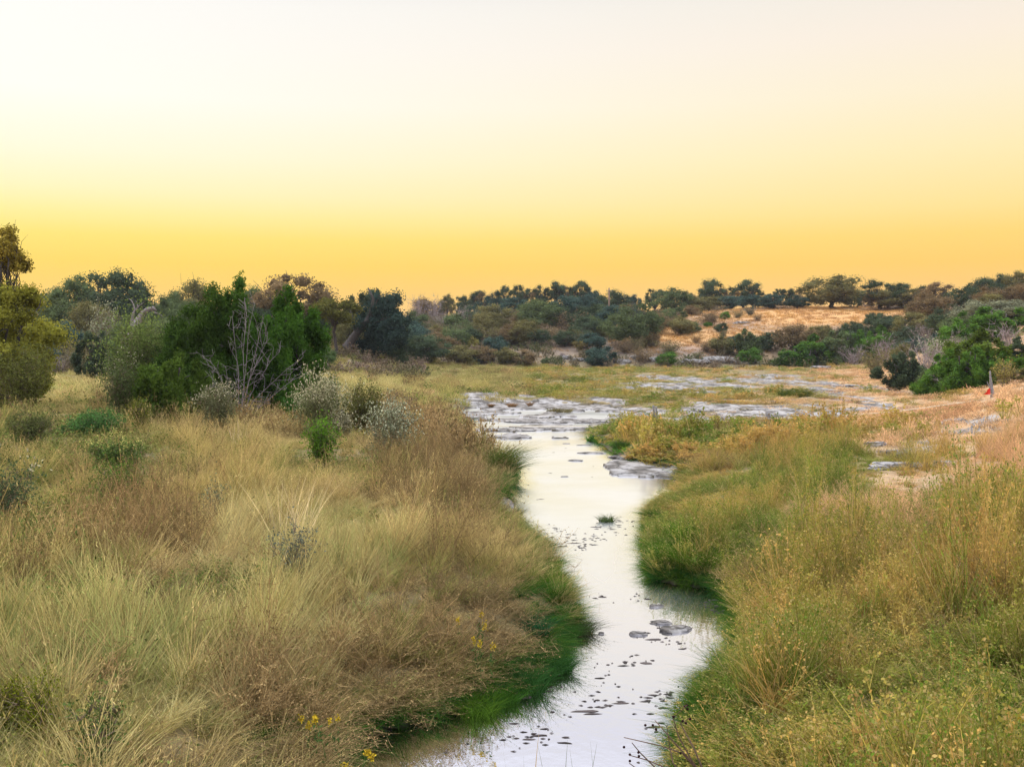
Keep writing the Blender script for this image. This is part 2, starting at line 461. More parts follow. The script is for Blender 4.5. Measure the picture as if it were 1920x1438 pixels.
def rock_mat():
    m, n, l = mat('limestone')
    o = n.new('ShaderNodeOutputMaterial'); p = n.new('ShaderNodeBsdfPrincipled'); p.inputs['Roughness'].default_value = .9
    c, h = rock_nodes(n, l, 2.0)
    bp = n.new('ShaderNodeBump'); bp.inputs['Strength'].default_value = .7; bp.inputs['Distance'].default_value = .06
    l.new(c, p.inputs['Base Color']); l.new(h, bp.inputs['Height']); l.new(bp.outputs[0], p.inputs['Normal']); l.new(p.outputs[0], o.inputs[0])
    return m

def ground_mat():
    m, n, l = mat('soil_and_limestone')
    o = n.new('ShaderNodeOutputMaterial'); p = n.new('ShaderNodeBsdfPrincipled'); p.inputs['Roughness'].default_value = .95
    c = n.new('ShaderNodeAttribute'); c.attribute_name = 'soil'
    rk = n.new('ShaderNodeAttribute'); rk.attribute_name = 'rock'
    tcn = n.new('ShaderNodeTexCoord')
    nz = n.new('ShaderNodeTexNoise'); nz.inputs['Scale'].default_value = 1.7; nz.inputs['Detail'].default_value = 10; nz.inputs['Roughness'].default_value = .75
    l.new(tcn.outputs['Object'], nz.inputs[0])
    mr = n.new('ShaderNodeMapRange'); mr.inputs['From Min'].default_value = .25; mr.inputs['From Max'].default_value = .75
    mr.inputs['To Min'].default_value = .45; mr.inputs['To Max'].default_value = 1.5
    l.new(nz.outputs['Fac'], mr.inputs[0])
    sc_ = n.new('ShaderNodeVectorMath'); sc_.operation = 'SCALE'
    l.new(c.outputs['Color'], sc_.inputs[0]); l.new(mr.outputs[0], sc_.inputs['Scale'])
    rc, rh = rock_nodes(n, l, .8)
    mx = n.new('ShaderNodeMix'); mx.data_type = 'RGBA'
    ad = n.new('ShaderNodeMath'); ad.operation = 'SUBTRACT'; l.new(rk.outputs['Fac'], ad.inputs[0])
    sb = n.new('ShaderNodeMath'); sb.operation = 'MULTIPLY_ADD'; sb.inputs[1].default_value = 1.6; sb.inputs[2].default_value = -.8
    l.new(nz.outputs['Fac'], sb.inputs[0]); l.new(sb.outputs[0], ad.inputs[1])
    st = n.new('ShaderNodeMapRange'); st.interpolation_type = 'SMOOTHSTEP'; st.inputs['From Min'].default_value = .35; st.inputs['From Max'].default_value = .6
    l.new(ad.outputs[0], st.inputs[0])
    l.new(st.outputs[0], mx.inputs['Factor']); l.new(sc_.outputs[0], mx.inputs['A']); l.new(rc, mx.inputs['B'])
    bp = n.new('ShaderNodeBump'); bp.inputs['Strength'].default_value = .8; bp.inputs['Distance'].default_value = .12
    mh = n.new('ShaderNodeMath'); mh.operation = 'MULTIPLY'; l.new(nz.outputs['Fac'], mh.inputs[0]); l.new(rh, mh.inputs[1])
    l.new(mh.outputs[0], bp.inputs['Height']); l.new(bp.outputs[0], p.inputs['Normal'])
    l.new(mx.outputs['Result'], p.inputs['Base Color']); l.new(p.outputs[0], o.inputs[0])
    return m

def water_mat():
    m, n, l = mat('creek_water')
    o = n.new('ShaderNodeOutputMaterial')
    g = n.new('ShaderNodeBsdfGlossy'); g.inputs['Roughness'].default_value = .02; g.inputs['Color'].default_value = (.92, .93, 1.0, 1)
    d = n.new('ShaderNodeBsdfDiffuse'); d.inputs['Color'].default_value = (.055, .048, .022, 1)
    lw = n.new('ShaderNodeLayerWeight'); lw.inputs['Blend'].default_value = .5
    mr = n.new('ShaderNodeMapRange'); mr.inputs['From Min'].default_value = .35; mr.inputs['From Max'].default_value = .85
    mr.inputs['To Min'].default_value = .85; mr.inputs['To Max'].default_value = .98
    l.new(lw.outputs['Facing'], mr.inputs[0])
    tcn = n.new('ShaderNodeTexCoord')
    nz = n.new('ShaderNodeTexNoise'); nz.inputs['Scale'].default_value = 5.0; nz.inputs['Detail'].default_value = 3
    mp = n.new('ShaderNodeMapping'); mp.inputs['Scale'].default_value = (1.0, .8, 1); mp.inputs['Rotation'].default_value = (0, 0, R(25))
    l.new(tcn.outputs['Object'], mp.inputs[0]); l.new(mp.outputs[0], nz.inputs[0])
    bp = n.new('ShaderNodeBump'); bp.inputs['Strength'].default_value = .10; bp.inputs['Distance'].default_value = .03
    l.new(nz.outputs['Fac'], bp.inputs['Height']); l.new(bp.outputs[0], g.inputs['Normal'])
    g2 = n.new('ShaderNodeBsdfGlossy'); g2.inputs['Roughness'].default_value = .3; g2.inputs['Color'].default_value = (.92, .94, 1.0, 1)
    nb = n.new('ShaderNodeTexNoise'); nb.inputs['Scale'].default_value = .22; nb.inputs['Detail'].default_value = 3
    l.new(tcn.outputs['Object'], nb.inputs[0])
    rm = n.new('ShaderNodeMapRange'); rm.inputs['From Min'].default_value = .35; rm.inputs['From Max'].default_value = .65; rm.inputs['To Min'].default_value = .5; rm.inputs['To Max'].default_value = .85
    l.new(nb.outputs['Fac'], rm.inputs[0])
    cv = n.new('ShaderNodeAttribute'); cv.attribute_name = 'v'; cm = n.new('ShaderNodeMath'); cm.operation = 'MULTIPLY'
    l.new(rm.outputs[0], cm.inputs[0]); l.new(cv.outputs['Fac'], cm.inputs[1])
    gm = n.new('ShaderNodeMixShader'); l.new(cm.outputs[0], gm.inputs[0]); l.new(g.outputs[0], gm.inputs[1]); l.new(g2.outputs[0], gm.inputs[2])
    x = n.new('ShaderNodeMixShader')
    l.new(mr.outputs[0], x.inputs[0]); l.new(d.outputs[0], x.inputs[1]); l.new(gm.outputs[0], x.inputs[2]); l.new(x.outputs[0], o.inputs[0])
    return m

M_GRASS = leaf_mat('grass_blades', .42, 'INST', var=.5, dry=(.46, .34, .15))
M_LUSH = leaf_mat('lush_blades', .4, 'INST', var=.55)
M_WEED = leaf_mat('weed_stems', .25, 'INST', var=.6, dry=(.30, .20, .09))
M_SCRUB = leaf_mat('scrub_leaves', .2, 'INST', var=.6)
M_LEAF = leaf_mat('leaves', .36, 'OBJECT', var=.6)
M_TUFT = leaf_mat('tussock_blades', .4, 'OBJECT', var=.6)
M_TWIG = leaf_mat('bare_twigs', .0, 'OBJECT', var=.45)
M_BARK = bark_mat('oak_bark', (.022, .018, .016), (.085, .068, .058))
M_DEAD = bark_mat('dead_wood', (.09, .075, .072), (.28, .245, .235), 5)
M_ROCK = rock_mat()

# ------------------------------------------------------------------ ground
def blob(px, py, L):
    s = 0
    for x, y, rx, ry, a in L:
        s = s + a * np.exp(-((px - x) / rx) ** 2 - ((py - y) / ry) ** 2)
    return s
def soil_colour(X, Y, Z, d):
    """colour of the bare ground and thatch, by where it lies, plus painted shade under one oak"""
    px, py = project(X, np.maximum(Y, 3), Z)
    n1 = fbm(X * .08, Y * .05, 71, 4)[:, None]; n2 = fbm(X * .35, Y * .22, 73, 4)[:, None]
    c = np.array([.17, .125, .06]) * (1 - n1) + np.array([.24, .19, .085]) * n1
    def put(c, col, w):
        return c * (1 - w[:, None]) + np.array(col) * w[:, None]
    hill = sst(136, 146, Y) * sst(760, 900, px)
    hc = np.array([.13, .10, .08]) * (1 - n2) + np.array([.25, .175, .115]) * n2
    c = c * (1 - hill[:, None]) + hc * hill[:, None]
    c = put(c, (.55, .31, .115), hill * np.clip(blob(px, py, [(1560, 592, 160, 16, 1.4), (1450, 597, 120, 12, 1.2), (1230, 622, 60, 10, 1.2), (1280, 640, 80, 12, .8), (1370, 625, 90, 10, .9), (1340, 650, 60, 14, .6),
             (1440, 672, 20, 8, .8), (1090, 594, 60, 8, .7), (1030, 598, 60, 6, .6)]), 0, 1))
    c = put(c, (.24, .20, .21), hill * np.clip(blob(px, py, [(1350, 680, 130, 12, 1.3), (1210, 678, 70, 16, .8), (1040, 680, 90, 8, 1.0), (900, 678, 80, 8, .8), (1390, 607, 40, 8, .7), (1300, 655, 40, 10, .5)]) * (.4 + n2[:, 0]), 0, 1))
    c = put(c, (.46, .30, .165), sst(40, 60, Y) * sst(1520, 1650, px) * (1 - hill) * .9)
    c = put(c, (.40, .27, .15), (1 - hill) * sst(1450, 1700, px) * sst(15, 24, Y))
    c = put(c, (.34, .27, .22), np.clip(blob(px, py, [(660, 678, 45, 9, 1.3)]), 0, 1))
    c = put(c, (.13, .115, .05), np.clip(blob(px, py, [(700, 668, 60, 9, 1.2)]), 0, 1))  # shade beneath the leaning oak, painted into the soil colour
    c = put(c, (.06, .05, .03), sst(.6, -.1, d))
    return c

def build_ground():
    th = np.concatenate([np.linspace(-180, -42, 40)[:-1], np.linspace(-42, 42, 720), np.linspace(42, 180, 40)[1:]])
    r = np.concatenate([np.exp(np.linspace(math.log(2.0), math.log(260), 560)), np.exp(np.linspace(math.log(275), math.log(700), 14))])
    T, Rr = np.meshgrid(R(1) * th, r)
    X = (Rr * np.sin(T)).ravel(); Y = (Rr * np.cos(T)).ravel()
    Z, d, rk = zt(X, Y, True)
    m = MB()
    nt, nr = len(th), len(r)
    i = np.arange(nr - 1)[:, None] * nt; j = np.arange(nt - 1)[None]
    Q = np.stack([i + j, i + j + 1, i + nt + j + 1, i + nt + j], -1).reshape(-1, 4)
    V = np.stack([X, Y, Z], 1)
    c0 = len(V); V = np.concatenate([V, [[0, 0, .8]]])
    T_ = np.stack([np.arange(nt - 1), np.arange(nt - 1) + 1, np.full(nt - 1, c0)], -1)
    m.add(V, Q, T_, 0)
    me = m.mesh('ground', True)
    a = me.attributes.new('rock', 'FLOAT', 'POINT'); a.data.foreach_set('value', np.append(rk * (Y < 110), 0).astype(np.float32))
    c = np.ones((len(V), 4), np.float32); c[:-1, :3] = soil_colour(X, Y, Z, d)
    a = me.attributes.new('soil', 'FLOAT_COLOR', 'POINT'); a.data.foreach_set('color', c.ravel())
    tag(link('ground', me, ground_mat()), 'dry valley floor and hillsides of soil, thatch and pale bedrock', kind='structure')
build_ground()

def build_water():
    m = MB()
    t = np.linspace(0, len(CREEK) - 1, 240)
    cr = np.array(CREEK, float)
    rows = np.stack([np.interp(t, np.arange(len(CREEK)), cr[:, k]) for k in range(3)], 1)
    xs = np.linspace(0, 1, 48)
    V = []
    for y, xl, xr in rows:
        (x0, D), (x1, _) = _w(xl, y), _w(xr, y)
        e = .5 + .01 * D
        V.append(np.stack([x0 - e + (x1 - x0 + 2 * e) * xs, np.full(48, D), np.zeros(48)], 1))
    V.append(V[-1] + np.array([0, 3, 0]))
    n = 48; i = np.arange(len(V) - 1)[:, None] * n; j = np.arange(n - 1)[None]
    V = np.concatenate(V)
    m.add(V, np.stack([i + j, i + j + 1, i + n + j + 1, i + n + j], -1).reshape(-1, 4))
    me = m.mesh('creek_water', True)
    # the middle of the creek is ruffled by the breeze, the water along the banks lies calm
    r = sst(.15, 1.0, -creek_d(V[:, 0], V[:, 1])) * sst(11, 24, V[:, 1])
    me.attributes['v'].data.foreach_set('value', r.astype(np.float32))
    tag(link('creek_water', me, water_mat()), 'shallow still creek mirroring the pale sky between grassy banks', kind='structure')
build_water()

# ------------------------------------------------------------------ trees
def limb_path(p0, p1, rng, n=6, wob=.12):
    t = np.linspace(0, 1, n)[:, None]
    L = np.linalg.norm(np.array(p1) - p0)
    off = rng.normal(size=(n, 3)) * wob * L * np.sin(t * math.pi)
    return np.array(p0) * (1 - t) + np.array(p1) * t + off

def oak_meshes(seed, H=7.0, W=8.0, ncl=40, rc=(.11, .18), nleaf=7500, leaf=.21, trunk_h=.16, open_=0.0, lean=0.0, nlimb=7, flat=.85, tr=.04, low=.06):
    """crown of many leaf clumps with gaps, on a forked trunk with limbs"""
    rng = np.random.default_rng(seed)
    C = []
    tries = 0
    while len(C) < ncl and tries < 4000:
        tries += 1
        p = rng.normal(size=3); p /= np.linalg.norm(p)
        rr = rng.random() ** (.35)
        q = np.array([p[0] * W * .5 * rr * .82, p[1] * W * .5 * rr * .82, 0])
        cz = low + (1 - low) * .45
        q[2] = H * (cz + p[2] * (1 - cz - .07) * rr * (1 if p[2] > 0 else .85))
        if open_ > 0 and rr < .45: continue
        if all(np.linalg.norm((q - c) / np.array([1, 1, .8])) > W * .1 for c in C): C.append(q)
    C = np.array(C); C[:, 0] += lean * C[:, 2]
    rad = rng.uniform(rc[0], rc[1], len(C)) * W
    wgt = rad ** 2; cnt = (nleaf * wgt / wgt.sum()).astype(int)
    m = MB()
    for c, r, k in zip(C, rad, cnt):
        sq = np.array([1.05, 1.05, flat])
        t0 = rng.normal() * .15
        kc = int(k * .3)   # big inner leaves close the middle of the clump
        d = rng.normal(size=(kc, 3)); d /= np.linalg.norm(d, axis=1)[:, None]
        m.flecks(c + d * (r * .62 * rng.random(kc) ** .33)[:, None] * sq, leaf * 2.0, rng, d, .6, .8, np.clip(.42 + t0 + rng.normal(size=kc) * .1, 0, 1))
        d = rng.normal(size=(k, 3)); d /= np.linalg.norm(d, axis=1)[:, None]
        q = d * (r * (.45 + .55 * rng.random(k) ** .6))[:, None] * sq
        sg = rng.normal(size=(10, 3)); sg /= np.linalg.norm(sg, axis=1)[:, None]   # sprigs swell the outline
        near = (d @ sg.T).max(1)
        q = q * (.78 + .42 * sst(.55, .95, near))[:, None]
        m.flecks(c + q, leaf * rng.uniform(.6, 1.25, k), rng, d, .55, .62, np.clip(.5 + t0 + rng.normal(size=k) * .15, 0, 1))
    crown = m.mesh('crown')
    t = MB()
    base = np.array([0, 0, -.3]); fork = np.array([lean * H * trunk_h * 1.3, 0, H * trunk_h])
    r0 = H * tr
    t.tube(limb_path(base, fork, rng, 6, .05), np.linspace(r0 * 1.25, r0 * .8, 6), 8)
    idx = np.argsort(-C[:, 2] + rng.random(len(C)) * H * .5)[:nlimb]
    for i in idx:
        t.tube(limb_path(fork, C[i], rng, 7, .09), np.linspace(r0 * .55, r0 * .08, 7), 6)
        for k in range(3):
            e = C[i] + rng.normal(size=3) * rad[i] * .8
            t.tube(limb_path(C[i] * .6 + fork * .4, e, rng, 5, .1), np.linspace(r0 * .2, r0 * .04, 5), 4)
    return crown, t.mesh('trunk', True)

def brush_meshes(seed, H=2.2, W=3.0, nst=26, ntw=420, nleaf=0, leaf=.12, wid=.02):
    """bare or thinly leafed brush: stems from the ground splitting to twigs"""
    rng = np.random.default_rng(seed)
    m = MB()
    n = nst
    P = np.zeros((n, 3)); P[:, :2] = rng.normal(size=(n, 2)) * W * .06
    a = rng.random(n) * 2 * math.pi; sp = rng.random(n) ** .6 * .9
    D = np.stack([np.cos(a) * sp * W / H * .5, np.sin(a) * sp * W / H * .5, np.ones(n)], 1)
    D /= np.linalg.norm(D, axis=1)[:, None]
    L = H * rng.uniform(.65, 1.05, n)
    C = m.ribbons(P, D, L, rng.normal(size=(n, 3)) * .12 * H, wid * 1.8, 5, rng)
    i = rng.integers(0, n, ntw); k = rng.integers(1, 6, ntw)
    P2 = C[i, k]
    D2 = D[i] + rng.normal(size=(ntw, 3)) * .75; D2 /= np.linalg.norm(D2, axis=1)[:, None]
    C2 = m.ribbons(P2, D2, H * rng.uniform(.12, .36, ntw), rng.normal(size=(ntw, 3)) * .06 * H, wid * .8, 3, rng)
    stems = m.mesh('stems')
    crown = None
    if nleaf:
        c = MB()
        i = rng.integers(0, ntw, nleaf); k = rng.integers(1, 4, nleaf)
        c.flecks(C2[i, k] + rng.normal(size=(nleaf, 3)) * .06 * H, leaf * rng.uniform(.6, 1.3, nleaf), rng, asp=.55)
        crown = c.mesh('foliage')
    return crown, stems

def juniper_meshes(seed, H=5.0, W=4.0, n=26000, leaf=.16, ncl=60, lo=.0, trunks=3, spires=9):
    """dense evergreen: several pointed spires of upswept sprays make one ragged crown"""
    rng = np.random.default_rng(seed)
    m = MB()
    S = []
    for k in range(spires):
        a = k * 2.399 + rng.random() * .8; rr = W * .5 * (0.0 if k == 0 else .28 + .42 * (k / spires) ** .7 * rng.uniform(.8, 1.15))
        S.append((math.cos(a) * rr, math.sin(a) * rr, H * ((1.0 if k == 0 else rng.uniform(.74, 1.0)) * (1 - .22 * (rr / (W * .5)) ** 2)), W * rng.uniform(.22, .31)))
    C, rad, tn = [], [], []
    for k in range(ncl):
        x, y, h, w = S[k % spires]
        z = rng.random()
        ww = w * (1 - z ** 2.2) ** .75 * (.7 + .3 * min(1, z * 4))
        a = rng.random() * 6.283; q = math.sqrt(rng.random()) * ww
        C.append((x + math.cos(a) * q, y + math.sin(a) * q, h * (lo + (1 - lo) * (z * .9 + .03))))
        rad.append(W * rng.uniform(.08, .14) * (1 - .5 * z)); tn.append(rng.normal() * .2)
    wgt = np.array(rad) ** 2; cnt = (n * wgt / wgt.sum()).astype(int)
    for c, r, k, t0 in zip(C, rad, cnt, tn):
        c = np.array(c); el = np.array([1, 1, 1.7])
        kc = int(k * .12)
        d = rng.normal(size=(kc, 3)); d /= np.linalg.norm(d, axis=1)[:, None]
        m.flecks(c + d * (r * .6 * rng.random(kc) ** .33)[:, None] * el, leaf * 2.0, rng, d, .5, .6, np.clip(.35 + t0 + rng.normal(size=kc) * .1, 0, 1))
        d = rng.normal(size=(k, 3)); d /= np.linalg.norm(d, axis=1)[:, None]
        sg = rng.normal(size=(9, 3)); sg /= np.linalg.norm(sg, axis=1)[:, None]
        q = d * (r * (.4 + .6 * rng.random(k) ** .6))[:, None] * (.7 + .6 * sst(.55, .95, (d @ sg.T).max(1)))[:, None] * el
        out = d * np.array([1, 1, .3]); out /= np.linalg.norm(out, axis=1)[:, None] + 1e-6
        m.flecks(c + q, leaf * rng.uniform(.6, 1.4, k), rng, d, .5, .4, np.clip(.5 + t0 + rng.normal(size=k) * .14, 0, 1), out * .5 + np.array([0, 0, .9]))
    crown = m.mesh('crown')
    t = MB()
    for k in range(trunks):
        x, y, h, w = S[k]
        e = np.array([x, y, h * .8])
        t.tube(limb_path((x * .1, y * .1, -.3), e, rng, 8, .05), np.linspace(.11, .03, 8), 6)
        for j in range(6):
            p = e * rng.uniform(.15, .8)
            t.tube(limb_path(p, p + np.array([rng.normal() * W * .15, rng.normal() * W * .15, H * .12]), rng, 5, .1), np.linspace(.04, .01, 5), 4)
    return crown, t.mesh('trunk', True)

OAK = [oak_meshes(100 + i) for i in range(5)]                                        # full rounded live oaks
OPEN = [oak_meshes(120 + i, ncl=24, rc=(.075, .14), nleaf=4800, open_=1, nlimb=14, leaf=.2, trunk_h=.22, low=.25) for i in range(5)]   # gappy crowns with limbs showing
TALL = [oak_meshes(140 + i, H=8, W=5, ncl=20, rc=(.13, .22), nleaf=4400, open_=.5, nlimb=10, leaf=.2, low=.2) for i in range(3)]
BUSH = [oak_meshes(160 + i, H=3.0, W=4.0, ncl=26, rc=(.13, .2), nleaf=4500, leaf=.15, trunk_h=.05, low=-.05, tr=.03) for i in range(5)]
BRUSH = [brush_meshes(180 + i, H=2.6, W=3.6, nst=34, ntw=520, wid=.035) for i in range(3)]
THIN = [brush_meshes(190 + i, H=2.6, W=3.2, nst=30, ntw=420, nleaf=1500, leaf=.16, wid=.03) for i in range(3)]
JUN = [juniper_meshes(200 + i, H=4.5, W=3.8, n=13000, leaf=.2, ncl=60, spires=10) for i in range(4)]
DIM = {'oak': (OAK, 7, 8, 'oak_tree', 'tree'), 'open': (OPEN, 7, 8, 'oak_tree', 'tree'), 'tall': (TALL, 8, 5, 'oak_tree', 'tree'), 'bush': (BUSH, 3, 4, 'shrub', 'shrub'),
       'brush': (BRUSH, 2.6, 3.6, 'bare_shrub', 'shrub'), 'thin': (THIN, 2.6, 3.2, 'thin_shrub', 'shrub'), 'jun': (JUN, 4.5, 3.8, 'juniper_tree', 'tree')}
_cnt = {}
def plant(kind, x, ytop, w, D, col, label, group=None, rz=None, zoff=0.0, ybase=None):
    """a tree or shrub whose crown top and width are known and which stands D metres away"""
    vs, H0, W0, name, cat = DIM[kind]
    if D > 100 and group not in (None, G_LEFT) and kind not in ('brush',):
        ratio = {'oak': .82, 'open': .95, 'tall': 1.5, 'bush': .72, 'jun': .95, 'thin': .5}[kind]
        yb = min(ytop + ratio * w, 684)
        if group == G_RIDGE and 1285 < x < 1725: yb = min(yb, 579)   # they stand behind the golden crest
        Dn = gp(x, yb, 105)[1]
        D = min(max(Dn, D - 40, 132 if x < 1640 else 100), D)
    k = _cnt.get(kind, 0); _cnt[kind] = k + 1
    crown, wood = vs[k % len(vs)]
    X, Y, z = at(x, D)
    z += zoff
    top = HC + (HY - ytop) / F * D
    h = max(top - z, .5) * .98; wd = w / F * D * (1.42 if kind in ('open', 'tall') else 1.22)
    rz = (k * 2.399) % 6.283 if rz is None else rz
    e = empty(name, (X, Y, z), rz, (wd / W0, wd / W0, h / H0))
    tag(e, label, cat, group)
    j = .9 + .2 * ((k * 0.618) % 1)
    if crown:
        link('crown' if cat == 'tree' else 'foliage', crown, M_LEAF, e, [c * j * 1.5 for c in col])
    if kind in ('brush', 'thin'):
        link('stems', wood, M_TWIG, e, (.30, .25, .24) if kind == 'brush' else (.2, .16, .12))
    else:
        link('trunk' if cat == 'tree' else 'stems', wood, M_BARK, e)
    return e

